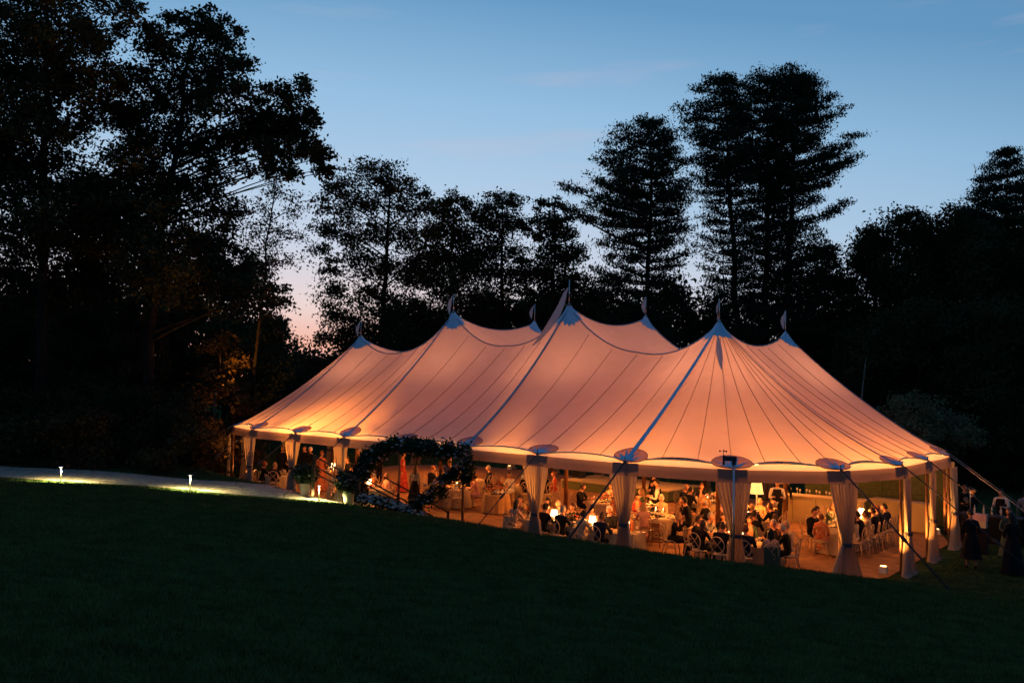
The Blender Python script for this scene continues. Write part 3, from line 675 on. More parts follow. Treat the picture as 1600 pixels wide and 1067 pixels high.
# pines
def pine(label, D, base_px, top, outline, r_tr, seed, ybot, dens=1.0, name='white_pine_tree', step=.68, droop=.10, leafs=.19, mt='needle'):
    """outline: (y, left x, right x) of the crown in the view; real branches are thrown all round the trunk"""
    g = np.random.default_rng(seed); b0 = at(base_px, 600, D); base = Vector((b0.x, b0.y, float(ground(b0.x, b0.y))-.2))
    tipv = at(top[0], top[1], D); root = thing(name, label, 'tree', tuple(base), 0, 'tall pines behind the tent' if name == 'white_pine_tree' else None)
    H = tipv.z-base.z; tp = bez(base, Vector((base.x*.7+tipv.x*.3, base.y, base.z+H*.5)), tipv, 14)
    for i in range(1, 14): tp[i] = tp[i]+Vector((g.normal(0, .07), 0, 0))
    T = TB(); T.m.tube(tp, [r_tr*(1-.9*(i/14)**1.2) for i in range(15)], 8)
    oy = [o[0] for o in outline]; ol = [o[1] for o in outline]; orr = [o[2] for o in outline]
    B = TB(); leaves = []; py = top[1]+4; kk = 0
    while py < ybot:
        z = at(base_px, py, D).z; f = (z-base.z)/H; i = min(int(f*14), 13); A = tp[i]*(1-(f*14-i))+tp[i+1]*(f*14-i)
        xl = at(np.interp(py, oy, ol), py, D).x; xr = at(np.interp(py, oy, orr), py, D).x
        nb = 5 if py < top[1]+180 else 4; dn_ = 1.0 if py < top[1]+170 else .7
        a0 = g.random()*6.28
        for b in range(nb):
            az = a0+b*2*math.pi/nb+g.normal(0, .25); ca, sa = math.cos(az), math.sin(az)
            ext = (xr-A.x)*max(ca, 0)**2+(A.x-xl)*max(-ca, 0)**2+.8*(xr-xl)*.5*sa*sa
            ext = max(.45, ext*g.uniform(.74, 1.22)); rise = ext*g.uniform(.04, .42)
            zs = A.z-rise*.6
            s0 = Vector((A.x, A.y, zs)); e = Vector((A.x+ca*ext, A.y+sa*ext, zs+rise)); mid = (s0+e)/2+Vector((0, 0, -droop*ext)); P = bez(s0, mid, e, 7)
            B.br(P, .02+.022*ext, .012, 4)
            nsub = max(3, int(ext*2.6))
            for q in range(nsub):
                t = .25+.75*(q+g.random())/nsub
                if ext < 1: t = g.random()
                c = s0*(1-t)**2+mid*2*t*(1-t)+e*t*t; side = g.normal(0, .20*ext*(1.15-t)+.12); c = c+Vector((-sa*side, ca*side, g.uniform(0, .25)))
                n = int(68*dn_*dens*g.uniform(.5, 1.5)); leaves.append(np.array(c)+g.normal(0, 1, (n, 3))*np.array([.36, .36, .12]))
        py += step*g.uniform(.75, 1.25)*FPX/D; kk += 1
    T.m.v = [tuple(Vector(v)-base) for v in T.m.v]; T.m.build('trunk', M['bark'], root)
    B.m.v = [tuple(Vector(v)-base) for v in B.m.v]; B.m.build('limbs', M['bark'], root)
    leafmesh('crown', np.concatenate(leaves), leafs*1.25, M[mt], root, g, up=1.1, aspect=.35)
    return root
pine('smallest of the tall pines, its tiers stepping down to the left', 58, 1008, (1020,190),
 [(188,1005,1035),(205,975,1050),(225,948,1058),(250,930,1065),(280,915,1070),(298,900,1075),(330,905,1080),(360,895,1080),(400,915,1075),(450,925,1070),(520,940,1070)], .30, 21, 540, dens=1.15)
pine('tall pine with its leaning top left of the highest crown', 60, 1160, (1128,122),
 [(120,1105,1140),(135,1085,1150),(155,1078,1160),(175,1060,1165),(200,1066,1175),(230,1078,1180),(280,1080,1190),(330,1090,1195),(380,1085,1200),(430,1100,1200),(500,1110,1200)], .34, 22, 530, dens=1.15)
pine('tallest pine in the middle of the pine group', 63, 1196, (1200,116),
 [(112,1170,1240),(130,1150,1250),(160,1140,1250),(220,1140,1245),(300,1140,1250),(400,1150,1250),(500,1160,1250)], .36, 23, 520, dens=1.1)
pine('broad pine with long limbs reaching out to the right', 61, 1222, (1248,120),
 [(116,1200,1266),(135,1195,1282),(158,1200,1294),(176,1198,1282),(190,1190,1332),(205,1190,1318),(222,1190,1285),(238,1190,1345),(252,1190,1352),(268,1190,1352),(282,1190,1325),(300,1190,1292),(322,1190,1338),(335,1190,1325),(350,1190,1300),(400,1190,1290),(500,1190,1280)], .38, 24, 520, dens=1.2)
pine('dark spruce rising above the wood at the right edge', 62, 1578, (1572,236),
 [(236,1568,1580),(260,1545,1600),(290,1520,1625),(320,1500,1640),(360,1490,1650),(450,1480,1660)], .28, 25, 480, dens=1.2, name='spruce_tree')
# filler trees under and behind the pines, and the wood on the right
spec = [(935,420,46,70,'leaf2','bushy dark tree under the smallest pine'),(985,470,40,72,'oakleaf','low dark tree behind the back row of tent peaks'),(1060,430,40,70,'leaf2','dark understorey tree between the small pine and the leaning pine'),
 (1125,455,40,68,'oakleaf','understorey tree behind the front right tent peak'),(1185,440,36,72,'leaf3','understorey tree between the two thick pine trunks'),(1250,400,44,68,'leaf2','understorey tree right of the pine trunks'),(1300,365,44,66,'oakleaf','leafy tree under the long right-hand pine limbs'),
 (1348,340,42,64,'leaf2','rounded tree at the start of the dark wood on the right'),(1395,335,44,62,'oakleaf','dense tree rising behind the right slope of the tent roof'),(1440,318,44,60,'leaf2','dark tree with a ragged top, tallest broadleaf of the right wood'),
 (1485,330,42,58,'oakleaf','dense dark tree left of the spruce'),(1535,345,46,56,'leaf2','dense dark tree in front of the spruce'),(1590,330,46,58,'oakleaf','dark tree at the right edge under the spruce'),
 (1640,300,50,56,'leaf2','dark tree mostly beyond the right edge'),(1372,350,44,74,'oakleaf','dark tree glimpsed deep between the first trees of the right wood'),(1462,345,46,74,'leaf2','dark tree deep behind the ragged-topped tree'),(1510,325,42,73,'oakleaf','dark tree deep behind the spruce foot'),(1560,345,46,72,'leaf2','dark tree deep behind the spruce'),(625,480,38,74,'leaf2','low dark tree behind the left half of the tent'),(560,500,36,72,'oakleaf','low bushy tree left behind the first tent peak'),(770,470,38,76,'leaf3','dark low tree behind the roof sag'),(850,480,40,76,'leaf2','low tree behind the highest tent peak')]
for i, (px, py, hw, D, mt, lb) in enumerate(spec):
    n = 20 if px > 1280 else 10
    tree('woodland_tree', lb, D, px, column(px, py, hw, n, 70+i, 690 if px > 1280 else 600), lai=3.1 if px > 1280 else 1.9, leaf=.25, mt=mt, trunk_r=.2, seed=70+i, group='woodland trees behind the tent', twigs=False, clump=.44)
for i, (px, py, hw, D, yb) in enumerate([(1380,480,50,54,700),(1440,470,52,52,720),(1510,480,52,50,740),(1580,470,54,48,750),(1650,480,54,48,750),(1330,520,40,56,640)]):
    tree('woodland_tree', 'dark broad bush-like tree of the lower wood, number %s from the tent' % ['one'][0] if False else ['dark low tree showing above the right end of the roof','dark leafy tree behind the rightmost tent corner','dark tree behind the staff in black','dark tree at the right edge behind the bartenders','low tree just beyond the right edge','low tree behind the long right roof slope'][i], D, px, column(px, py, hw, 12, 170+i, yb), lai=2.8, leaf=.22, mt='leaf2', trunk_r=.16, seed=170+i, group='woodland trees behind the tent', twigs=False, clump=.45)
# paler shrub to the right of the roof and the slim birch stems
tree('shrub', 'pale greyish green shrub beside the right corner of the roof', 45, 1450, [(1400,650,26),(1430,640,28),(1462,648,28),(1495,665,26),(1515,680,18),(1440,670,26),(1480,690,26),(1420,680,26)], lai=2.0, leaf=.16, mt='olive', trunk_r=.07, seed=201, cat='shrub', clump=.45)
for px, y0_, y1_, lb in ((1345,610,600,'slim pale birch stem leaning above the right roof slope'),):
    D = 50; p1 = at(px+8, y1_-40, D); bx = at(px-6, 600, D); b_ = Vector((bx.x, bx.y, float(ground(bx.x, bx.y))-.1))
    t = thing('birch_tree', lb, 'tree', tuple(b_)); T = MB(); T.tube([Vector((0,0,0)), (p1-b_)*.5+Vector((-.15,0,0)), p1-b_], [.09, .07, .03], 6); T.build('trunk', M['bark_birch'], t)
    g = np.random.default_rng(5); C = np.array(p1)+g.normal(0, .8, (400, 3)); leafmesh('crown', C, .18, M['leaf2'], t, g)
# shrubs along the far side of the path
for i, (px, py, hw, D) in enumerate([(30,640,46,41),(110,660,42,40),(190,650,44,41),(265,655,40,40.5),(325,665,34,42),(-40,640,50,40),(372,640,30,47),(430,600,44,58)]):
    tree('shrub', ['dark shrub at the far left of the path','low shrub behind the first path light','dark shrub midway between the first two path lights','dark shrub behind the second path light','shrub left of the tent guy ropes','shrub just outside the left edge','shrub by the left end of the tent','dark shrub behind the left tent corner'][i], D, px,
      column(px, py, hw, 8, 300+i, 735, rr=(.45, .7), topw=.7), lai=2.6, leaf=.17, mt=['leaf2','oakleaf'][i % 2], trunk_r=.06, seed=300+i, cat='shrub', group='shrubs beyond the path', twigs=False, clump=.5)
for i, (px, py, hw, D) in enumerate([(-25,610,50,36.5),(45,600,50,37),(120,615,50,36.5),(190,600,50,37.5),(262,620,46,37),(322,650,30,38.5)]):
    tree('shrub', ['tall dark shrub cut by the left edge of the picture','tall dark shrub filling the space left of the first path light','tall shrub behind the first path light','tall dark shrub between the first and second path lights','tall shrub just left of the second path light','tall thin shrub beside the guy ropes'][i], D, px,
      column(px, py, hw, 10, 330+i, 738, rr=(.4, .62), topw=.6), lai=2.8, leaf=.16, mt=['leaf2','oakleaf','leaf3'][i % 3], trunk_r=.06, seed=330+i, cat='shrub', group='shrubs beyond the path', twigs=False, clump=.5)
# far wood that reads as one mass
g = np.random.default_rng(99); cl = []
for i in range(1500):
    X = g.uniform(-75, 85); Y = g.uniform(86, 108); zt = g.uniform(.03, 1)*((10.5 if abs(X+24) > 9 else 3.5)+2.0*math.sin(X*.13)+1.5*math.sin(X*.37+1)) + float(ground(X, Y))
    r = g.uniform(1.6, 3); n = 150; cl.append(np.array([X, Y, zt])+g.normal(0, .5, (n, 3))*r)
fw_root = Vector((0, 95, 0)); C = np.concatenate(cl); ex = thing('tmp', None, None); ex.location = (0, 0, 0)
o = leafmesh('far_wood', C, .55, M['leaf2'], ex, g); o.parent = None; bpy.data.objects.remove(ex)
tag(o, 'far dark wood closing the view behind the tent', 'wood', kind='stuff')
# flood lamp in the trees left of the tent
p = at(338, 583, 40.2)
t = thing('tree_floodlight', 'small orange floodlight on a stake lighting leaves left of the tent', 'floodlight', (p.x, p.y, float(ground(p.x, p.y))))
m1 = MB(); m1.tube([(0,0,-.2),(0,0,p.z-1.6)], .03, 6); m1.build('stake', M['rope'], t)
m1 = MB(); m1.lathe([(.02,0),(.07,.02),(.08,.16),(.075,.16)], 12, (0,0,p.z-1.6)); m1.build('lamp_head', M['rope'], t)
ld = bpy.data.lights.new('floodlight_lamp', 'SPOT'); ld.energy = 2000; ld.color = (1, .34, .04); ld.spot_size = R_(46); ld.spot_blend = .9; ld.shadow_soft_size = .05
lo = bpy.data.objects.new('floodlight_lamp', ld); COL.objects.link(lo); lo.parent = t; lo.location = (0, 0, p.z-1.35); lo.rotation_euler = Vector((.06, .75, .5)).to_track_quat('-Z', 'Y').to_euler()

# ================================================================ FURNITURE
def make_chair():
    t = thing('bentwood_chair', 'x', 'chair', (0, 0, 0), 0, 'pale round-back chairs at the dinner tables')
    m1 = MB(); m1.lathe([(.0, .435), (.20, .435), (.215, .45), (.20, .47), (0, .475)], 14, sy=.95); m1.build('seat', M['cream'], t)
    m1 = MB(); n = 18; cz, cy = .73, -.215; m1.tube([(.195*math.sin(2*math.pi*i/n), cy-.03*math.cos(2*math.pi*i/n), cz+.215*math.cos(2*math.pi*i/n)) for i in range(n+1)], .014, 6, cap=False)
    for s_ in (-1, 1):
        m1.tube([(s_*.13, cy-.025, cz+.155), (s_*.03, cy, cz+.03), (0, cy, cz), (-s_*.03, cy, cz-.03), (-s_*.13, cy+.02, cz-.155)], .010, 5)
        m1.tube([(s_*.15, -.17, .44), (s_*.16, cy+.01, cz-.13)], .013, 5)
    m1.build('backrest', M['chair'], t)
    for sx_, sy_ in ((-1, -1), (1, -1), (-1, 1), (1, 1)):
        m1 = MB(); m1.tube([(sx_*.16, sy_*.15, .44), (sx_*.185, sy_*.185, .22), (sx_*.2, sy_*.22, 0)], [.018, .015, .012], 6); m1.build('leg', M['chair'], t)
    m1 = MB(); m1.tube([(.15*math.cos(2*math.pi*i/10), .15*math.sin(2*math.pi*i/10), .25) for i in range(11)], .009, 5, cap=False); m1.build('stretcher', M['chair'], t)
    return t
CHAIR = make_chair(); chair_used = [False]
def chair(a, b, rz, label):
    p = F3(a, b, FL)
    if not chair_used[0]: CHAIR.location = p; CHAIR.rotation_euler.z = rz; CHAIR['label'] = label; chair_used[0] = True; return CHAIR
    return dup(CHAIR, p, rz, label, scale=1.1)

def cloth_mesh(shape, lx, ly, h, seed, drop=None, pattern='cloth'):
    g = random.Random(seed); n = 72; drop = drop or h-.03; mb = MB(); V = []; ph = g.random()*6
    def out(th):
        c, s = math.cos(th), math.sin(th)
        if shape == 'round': return lx/2*c, ly/2*s
        e = .18; return lx/2*math.copysign(abs(c)**e, c), ly/2*math.copysign(abs(s)**e, s)
    V.append((0, 0, h+.005))
    rows = [(.5, 0), (.98, 0), (1.0, -.012)] + [(1.0, -drop*q) for q in (.1, .3, .5, .7, .85, 1)]
    for k, (rad, dz) in enumerate(rows):
        for j in range(n):
            th = 2*math.pi*j/n; x, y = out(th); fall = max(0, -dz/drop); w_ = fall*(.045*math.sin(9*th+ph)+.03*math.sin(17*th+ph*2)+.05)
            l = math.hypot(x, y); V.append((x*rad+x/l*w_, y*rad+y/l*w_, h+.005+dz))
    F = [(0, 1+j, 1+(j+1) % n) for j in range(n)] + [(1+k*n+j, 1+k*n+(j+1) % n, 1+(k+1)*n+(j+1) % n, 1+(k+1)*n+j) for k in range(len(rows)-1) for j in range(n)]
    mb.add(V, F); return mb
TABLES = {}
def table(key, shape, a, b, lx, ly, label, clabel, cm_='cloth', h=.75, seed=0, turn=0):
    p = F3(a, b, FL); rz = ang(0, 1)+turn; TABLES[key] = (a, b)
    t = thing('dining_table', label, 'table', tuple(p), rz)
    m1 = MB()
    if shape == 'round': m1.lathe([(0, h-.03), (lx/2-.01, h-.03), (lx/2-.01, h), (0, h)], 24)
    else: m1.box((0, 0, h-.015), (lx*.97, ly*.97, .03))
    m1.build('tabletop', M['darkwood'], t)
    if shape == 'round':
        m1 = MB(); m1.lathe([(.28, 0), (.28, .03), (.05, .06), (.05, h-.035)], 12, cap=True); m1.build('pedestal', M['darkwood'], t)
    else:
        for sx_ in (-1, 1):
            for sy_ in (-1, 1):
                m1 = MB(); m1.box((sx_*lx*.42, sy_*ly*.36, (h-.032)/2), (.05, .05, h-.034)); m1.build('leg', M['darkwood'], t)
    c = cloth_mesh(shape, lx, ly, h, seed).build('tablecloth', M[cm_]); c.location = p; c.rotation_euler.z = rz
    tag(c, clabel, 'tablecloth')
    return p
table('front', 'rect', 3.1, -4.72, 4.9, .80, 'long front table between the second and third drapes, facing the lawn', 'cream cloth on the long front table closest to the lawn edge', seed=1)
table('end', 'rect', 4.75, .45, 1.7, 1.15, 'table with a red floral centrepiece in front of the stage', 'cream cloth with sharp front edge on the table before the stage', seed=2)
table('big', 'round', 2.05, -.95, 1.75, 1.75, 'round table heaped with flowers behind the small child seat', 'cream cloth on the round table with the long visible skirt', seed=3)
table('corner', 'rect', .95, -4.3, .85, .75, 'small square table beside the drape with one tall candle', 'plain cream cloth on the small square front table', seed=4)
table('mid', 'rect', -2.1, -2.95, 2.3, 1.0, 'table hidden behind seated guests under the weather sensor pole', 'cream cloth on the table crowded by guests in dark suits', seed=5)
table('glow', 'round', -.5, 1.45, 1.5, 1.5, 'brightly candlelit round table under the tall lantern', 'cream cloth glowing under candles below the tall lantern', seed=6)
table('back', 'round', 2.25, 3.75, 1.6, 1.6, 'round table of guests in front of the stage end', 'cream cloth on the round table near the stage end', seed=7)
table('long', 'rect', -3.45, 3.1, 1.0, 4.2, 'long table running back from the seated couple with two lit lamps', 'cream cloth on the long table receding at the right end', seed=8)
table('left', 'round', 19.6, -4.7, 1.5, 1.5, 'round table at the far left end of the tent', 'patterned cream cloth on the leftmost table', 'cloth', seed=9)
table('leftlamp', 'round', 19.1, -2.0, 1.5, 1.5, 'round table with a bright lamp left of the flower arch', 'cream cloth lit by the lamp left of the flower arch', seed=10)
table('arch', 'rect', 13.9, -4.6, 3.4, .8, 'long table seen through the flower arch with two glowing lamps', 'cream cloth on the table behind the arch railing', seed=11)
table('archback', 'round', 13.0, .9, 1.7, 1.7, 'round table of guests deep inside behind the arch', 'cream cloth on the round table deep behind the arch', seed=12)
table('archmid', 'round', 11.2, -1.6, 1.5, 1.5, 'round table right of the flower arch ringed with pale chairs', 'cream cloth on the table just right of the flower arch', seed=13)
table('flowertable', 'round', 9.05, -1.45, 1.05, 1.05, 'small round table carrying a big red and coral flower bowl', 'cream damask patterned floor-length cloth under the big flower bowl', 'gold', seed=14)
table('farmid', 'round', 9.9, 1.9, 1.6, 1.6, 'round table behind the flower bowl table', 'cream cloth on the table behind the flower bowl', seed=15)

# items on tables
def lamp(a, b, label, h=.75, e=20):
    t = thing('table_lamp', label, 'lamp', tuple(F3(a, b, FL+h+.006)), random.random(), 'small lit table lamps')
    m1 = MB(); m1.lathe([(0, 0), (.06, 0), (.06, .012), (.012, .02), (.010, .22), (0, .22)], 12); m1.build('stand', M['metal'], t)
    m1 = MB(); m1.lathe([(.125, .20), (.10, .38), (.098, .38), (.123, .20)], 18); m1.build('lamp_shade', M['shade'], t)
    ld = bpy.data.lights.new('table_lamp_bulb', 'POINT'); ld.energy = e; ld.color = (1, .33, .07); ld.energy *= 1.8; ld.shadow_soft_size = .05
    lo = bpy.data.objects.new('table_lamp_bulb', ld); COL.objects.link(lo); lo.parent = t; lo.location = (0, 0, .46)
lamp(3.55, -4.75, 'lit square-shaded lamp on the front table, left of two', e=40); lamp(2.0, -4.75, 'lit lamp on the front table nearer the drape', e=40)
lamp(4.35, .75, 'lit lamp on the table before the stage', e=40); lamp(-3.35, 3.6, 'left lamp of the pair on the long right table', e=40); lamp(-3.35, 4.7, 'right lamp of the pair on the long right table', e=30)
lamp(19.1, -2.0, 'bright lamp on the table left of the arch', e=40); lamp(14.9, -4.6, 'brightest lamp seen through the arch railing', e=40); lamp(13.3, -4.6, 'smaller lamp right of the arch post', e=30)
lamp(13.0, .9, 'lamp deep inside behind the arch', e=30)
FLOW = {}
def bouquet(t, cx, cz, rad, hh, nb, mats_, leafn, seed, rb=.04, squash=.6, leafs=.09, flat=1.0):
    """blooms as cupped shells plus a leaf cloud"""
    g = np.random.default_rng(seed); mb = MB(); mb.smooth = True
    for i in range(nb):
        v = g.normal(size=3); v /= np.linalg.norm(v); v[2] = abs(v[2])*1.1-.15; q = g.uniform(.7, 1.05)
        c = (cx[0]+v[0]*rad*q, cx[1]+v[1]*rad*q*flat, cz+v[2]*hh*q); mb.cur = int(g.integers(len(mats_))); r = rb*g.uniform(.7, 1.3)
        mb.lathe([(.0, -r*.6), (r*.7, -r*.4), (r, .1*r), (r*.75, r*.5), (r*.55, r*.2), (r*.3, r*.55), (0, r*.3)], 7, c, wob=lambda t_, k: .12*math.sin(t_*5))
    o = mb.build('blooms', [M[x] for x in mats_], t); tag(o, kind='stuff')
    v = g.normal(size=(leafn, 3)); v /= np.linalg.norm(v, axis=1)[:, None]; C = v*np.array([rad, rad*flat, hh])*g.uniform(.4, 1.12, (leafn, 1))+np.array([cx[0], cx[1], cz+hh*.15])
    old = t.location.copy(); o = leafmesh('foliage', C+np.array(old), leafs, M['leafg'], t, g); tag(o, kind='stuff')
def centre(a, b, label, rad=.3, hh=.25, nb=26, mats_=('bloom_w', 'bloom_p', 'bloom_o'), h=.75, seed=0, leafn=120):
    t = thing('flower_arrangement', label, 'flowers', tuple(F3(a, b, FL+h+.006)), 0, 'flower centrepieces on the tables')
    m1 = MB(); m1.lathe([(0, 0), (.08, 0), (.11, .06), (.10, .13), (.09, .13), (.09, .02)], 14); m1.build('vase', M['china'], t)
    bouquet(t, (0, 0), .20, rad, hh, nb, mats_, leafn, seed)
centre(9.05, -1.45, 'huge bowl of red coral and orange flowers on the damask-clothed table', .46, .34, 70, ('bloom_r', 'bloom_o', 'bloom_r', 'bloom_p'), seed=1, leafn=200)
centre(4.75, .35, 'low red and pink flowers on the table before the stage', .36, .22, 40, ('bloom_r', 'bloom_o', 'bloom_p'), seed=2)
centre(2.2, -.9, 'big blush and white flowers on the round table behind the child seat', .34, .28, 40, ('bloom_p', 'bloom_w'), seed=3)
centre(-.5, 1.4, 'pale flowers amid candles on the brightest round table', .34, .26, 40, ('bloom_w', 'bloom_p'), seed=4)
centre(2.2, 3.8, 'flowers on the table near the stage end', .3, .24, 30, ('bloom_p', 'bloom_o'), seed=5)
centre(-2.0, -2.9, 'low flowers hidden among guests under the sensor pole', .26, .18, 24, seed=6); centre(-3.5, 2.2, 'flowers at the near end of the long right table', .26, .24, 30, ('bloom_w', 'bloom_p'), seed=7)
centre(2.8, -4.72, 'low flowers midway along the front table', .24, .16, 24, ('bloom_o', 'bloom_p', 'bloom_r'), seed=8); centre(4.6, -4.72, 'low flowers at the left end of the front table', .22, .15, 20, ('bloom_o', 'bloom_r'), seed=9)
centre(11.2, -1.6, 'flowers on the table right of the arch', .26, .24, 26, ('bloom_p', 'bloom_w'), seed=10); centre(13.4, 1.2, 'flowers deep inside behind the arch', .26, .24, 26, ('bloom_w', 'bloom_o'), seed=11)
centre(9.9, 1.9, 'flowers on the table behind the flower bowl table', .26, .24, 26, ('bloom_p', 'bloom_w'), seed=12); centre(14.2, -4.6, 'low flowers between the lamps behind the arch railing', .24, .18, 24, ('bloom_w', 'bloom_o'), seed=13)
# glasses, candles and plates: one model each, copied
def glass_():
    t = thing('wine_glass', 'x', 'glass'); m1 = MB(); m1.lathe([(.035, 0), (.034, .004), (.005, .008), (.004, .09)], 8); m1.build('stem', M['glass'], t)
    m1 = MB(); m1.lathe([(.004, .09), (.032, .115), (.040, .15), (.033, .20)], 9); m1.build('bowl', M['glass'], t); return t
def candle_():
    t = thing('candle', 'x', 'candle'); m1 = MB(); m1.lathe([(0, 0), (.03, 0), (.03, .01), (.012, .02), (.010, .24), (0, .24)], 8); m1.build('taper', M['china'], t)
    m1 = MB(); m1.lathe([(0, .245), (.011, .262), (.008, .285), (0, .31)], 7); m1.build('flame', M['flame'], t); return t
def plate_():
    t = thing('dinner_plate', 'x', 'plate'); m1 = MB(); m1.lathe([(0, .004), (.07, .004), (.13, .018), (.13, .022), (.07, .010), (0, .010)], 16); m1.build('dish', M['china'], t)
    m1 = MB(); m1.sphere((.01, 0, .02), .05, 8, 4, (1, .8, .4)); m1.build('food', M['bloom_o'], t); return t
proto = {'g': glass_(), 'c': candle_(), 'p': plate_()}; used_ = set()
LB = {'g': ('wine glass on the %s', 'wine glasses on the %s'), 'c': ('tall lit taper candle on the %s', 'lit candles on the %s'), 'p': ('white dinner plate on the %s', 'dinner plates on the %s')}
def item(k, a, b, where, h=.75):
    p = F3(a, b, FL+h+.006); l, gname = LB[k][0] % where, LB[k][1] % where; rz = random.random()*6
    if k not in used_: o = proto[k]; o.location = p; used_.add(k); o['label'] = l; o['group'] = gname
    else: o = dup(proto[k], p, rz, l, gname)
def setting(key, where, lx, ly, n, nc):
    a0, b0 = TABLES[key]; g = random.Random(key)
    for i in range(n):
        if lx == ly: th = 2*math.pi*i/n; da, db = lx*.36*math.cos(th), lx*.36*math.sin(th)
        elif lx > ly: s_ = -1 if i % 2 else 1; da, db = (-.42+.84*(i//2)/max(1, n//2-1))*lx, s_*ly*.28
        else: s_ = -1 if i % 2 else 1; db, da = (-.42+.84*(i//2)/max(1, n//2-1))*ly, s_*lx*.28
        item('p', a0+da, b0+db, where); item('g', a0+da*.72+g.uniform(-.1, .1), b0+db*.55+g.uniform(-.06, .06), where)
        if n > 5 : item('g', a0+da*.8+.12, b0+db*.6+.04, where)
    for i in range(nc): th = g.random()*6.28; q = g.uniform(.18, .42); item('c', a0+math.cos(th)*lx*q*.8, b0+math.sin(th)*ly*q*.6, where)
setting('front', 'long front table', 4.9, .8, 10, 4); setting('end', 'table before the stage', 1.7, 1.15, 6, 2); setting('big', 'round table behind the child seat', 1.75, 1.75, 8, 3)
setting('mid', 'table under the sensor pole', 2.3, 1.0, 6, 3); setting('glow', 'brightest round table', 1.5, 1.5, 7, 5); setting('back', 'round table near the stage end', 1.6, 1.6, 7, 3)
setting('long', 'long table at the right end', 1.0, 4.2, 12, 5); setting('left', 'leftmost table', 1.5, 1.5, 5, 1); setting('leftlamp', 'lamp-lit table left of the arch', 1.5, 1.5, 5, 2)
setting('arch', 'table behind the arch railing', 3.4, .8, 8, 3); setting('archback', 'round table deep behind the arch', 1.7, 1.7, 5, 3); setting('archmid', 'table right of the arch', 1.5, 1.5, 6, 2); setting('farmid', 'table behind the flower bowl', 1.6, 1.6, 6, 2)
setting('corner', 'small square front table', .85, .75, 1, 2)
# candle light pooled on the tables: the flames are tiny, so their light is given by a real lamp at each group of flames
for key, e_ in (('glow', 60), ('big', 45), ('long', 50), ('mid', 40), ('back', 30), ('arch', 25), ('archmid', 30), ('farmid', 25), ('end', 25), ('corner', 8)):
    a0, b0 = TABLES[key]; ld = bpy.data.lights.new('candle_light', 'POINT'); ld.energy = e_*3.4; ld.color = (1, .30, .05); ld.shadow_soft_size = .12
    lo = bpy.data.objects.new('candle_light', ld); COL.objects.link(lo); lo.location = F3(a0+.1, b0+.1, FL+1.45)

